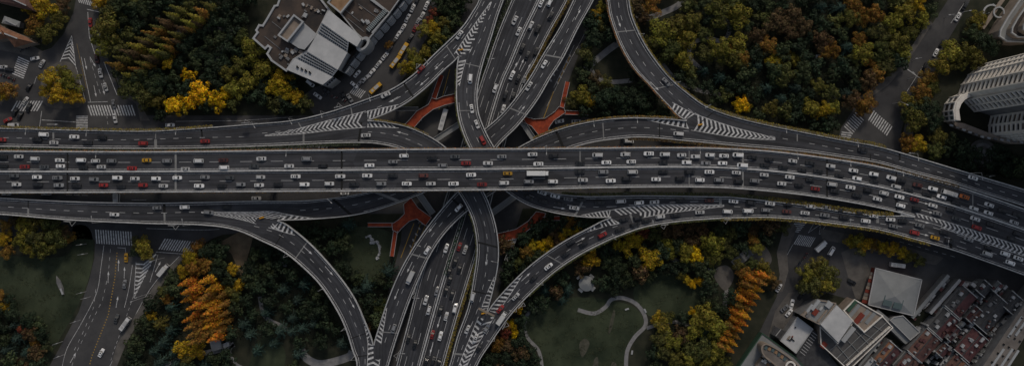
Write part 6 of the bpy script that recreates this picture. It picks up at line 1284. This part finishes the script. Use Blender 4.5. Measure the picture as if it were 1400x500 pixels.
# rockery
rk = bld('rockery', 'curved border of pale rocks on the dark lawn', 'rocks', 508, 335); rg = random.Random(4)
for k in range(20):
    x, y = plerp([(501, 324), (505, 322), (509, 328), (506, 332), (515, 330), (519, 337), (519, 345), (516, 353)], k / 19); b = MB(); s_ = rg.uniform(.5, 1.1); cp = P(x, y, 0)
    base = [cp + Vector((math.cos(i * 1.047) * s_ * rg.uniform(.8, 1.2), math.sin(i * 1.047) * s_ * rg.uniform(.8, 1.2), 0)) for i in range(6)]; b.prism(base, [cp + (p - cp) * .6 + Vector((0, 0, rg.uniform(.5, 1.1))) for p in base]); b.build('rock', M['pale'], rk)
# stepped ramp
rs = bld('stepped_ramp', 'grey stepped ramp leading down between the park trees', 'steps', 1018, 352)
for k in range(14):
    a, c = plerp([(1035, 334), (1003, 362)], (k + .5) / 14), None; p = P(*a, 0); blockobj('step', 'greyroof' if k % 2 else 'path_', (p.x, p.y, 0), (1.05, 4.6, .1 + .12 * (14 - k)), math.atan2(-28, -32) * -1, rs) if 'path_' in M else blockobj('step', ('greyroof', 'greywall')[k % 2], (p.x, p.y, 0), (1.05, 4.6, .1 + .12 * (14 - k)), math.atan2(-28, -32), rs)
# small hut and boat shaped sculpture
ht = bld('park_hut', 'small grey flat roofed hut below the orange conifers', 'hut', 294, 470)
block(ht, 'wall', [(286, 466), (300, 462), (304, 476), (290, 480)], 3.5, 0, 'greywall', 'greyroof'); block(ht, 'porch', [(304, 470), (312, 466), (314, 472), (306, 476)], 2.6, 0, 'greywall', 'pale')
bs = bld('lawn_sculpture', 'long pale pointed sculpture lying on the left lawn', 'sculpture', 83, 390)
b = MB(); a, c = P(77, 376, .1), P(88, 403, .1); d = (c - a); sdv = Vector((-d.y, d.x, 0)).normalized()
q = [a, a.lerp(d + a, .3) + sdv * 1.1, a.lerp(c, .7) + sdv * 1.0, c, a.lerp(c, .7) - sdv * 1.0, a.lerp(c, .3) - sdv * 1.1]; b.prism(q, [a.lerp(c, .5) + (p - a.lerp(c, .5)) * .8 + Vector((0, 0, .9)) for p in q]); b.build('hull', M['greywall'], bs)
b = MB(); b.box(a.lerp(c, .8) + Vector((0, 0, 1.0)), (3.2, .8, .4), d); b.build('deck', M['pale'], bs)
# square plinths / small kiosks in the parks
for x, y, lab in [(389, 361, 'small white kiosk roof in the dark garden'), (1119, 78, 'tiny grey kiosk roof among the upper park trees')]:
    k_ = bld('kiosk', lab, 'kiosk', x, y); block(k_, 'wall', [(x - 3, y - 2.5), (x + 3, y - 2.5), (x + 3, y + 2.5), (x - 3, y + 2.5)], 3, 0, 'greywall', 'pale'); rim(k_, [(x - 3, y - 2.5), (x + 3, y - 2.5), (x + 3, y + 2.5), (x - 3, y + 2.5)], 3, 'pale', .4, .3)
cg = bld('circular_fountain', 'round paved fountain garden below the pale tower', 'fountain', 1343, 210)
for r_, z_, m_ in ((7.2, .12, 'pave'), (5.4, .3, 'path'), (3.8, .2 + .25, 'pave'), (2.0, .7, 'path')): b = MB(); c = P(1343, 210, 0); q = [c + Vector((r_ * math.cos(k * .2618), r_ * math.sin(k * .2618), 0)) for k in range(24)]; b.prism(q, [p + Vector((0, 0, z_)) for p in q]); b.build('paving_ring', M[m_], cg)

# parked motorbikes
mbk = {}
b = MB(); b.box((0, 0, .62), (.95, .26, .3)); b.box((-.35, 0, .82), (.75, .3, .14)); b.box((.42, 0, .85), (.2, .3, .4)); mbk['body'] = b.mesh('motorbike_body', M['car'])
b = MB(); b.tube((.5, -.36, 1.05), (.5, .36, 1.05), .03, .03, 6); mbk['handlebar'] = b.mesh('handlebar', M['metal'])
for nm_, x_ in (('wheel', .62), ('wheel_', -.62)): b = MB(); b.tube((x_, -.06, .28), (x_, .06, .28), .28, .28, 10); mbk[nm_] = b.mesh('wheel', M['tyre'])
rg = random.Random(21)
def bikes(e, n, ang, place, jit=1.2):
    for k in range(n):
        x, y = plerp(e, (k + .5) / n); x += rg.uniform(-jit, jit) * .5; y += rg.uniform(-jit, jit) * .5; r = empty('motorbike', P(x, y, .06), R(ang + rg.uniform(-15, 15))); tag(r, None, 'motorbike', 'parked motorbikes and scooters')
        c = rg.choice([(.02, .02, .022), (.03, .03, .035), (.25, .25, .25), (.12, .02, .02), (.02, .03, .06)])
        for n_, me in mbk.items(): o = bpy.data.objects.new(n_.rstrip('_'), me); C.objects.link(o); o.parent = r; o.color = (*c, 1)
        register(r, 'parked motorbike', place, x)
bikes([(2, 102), (22, 110)], 9, 70, 'at the left edge below the zebra'); bikes([(28, 70), (70, 52)], 12, 60, 'in front of the orange roofed house'); bikes([(440, 128), (475, 138)], 9, 40, 'near the pale stepped building'); bikes([(1088, 365), (1104, 345)], 8, 20, 'beside the lower right street tree'); bikes([(486, 92), (510, 66)], 9, 20, 'along the side street pavement')
label_all()
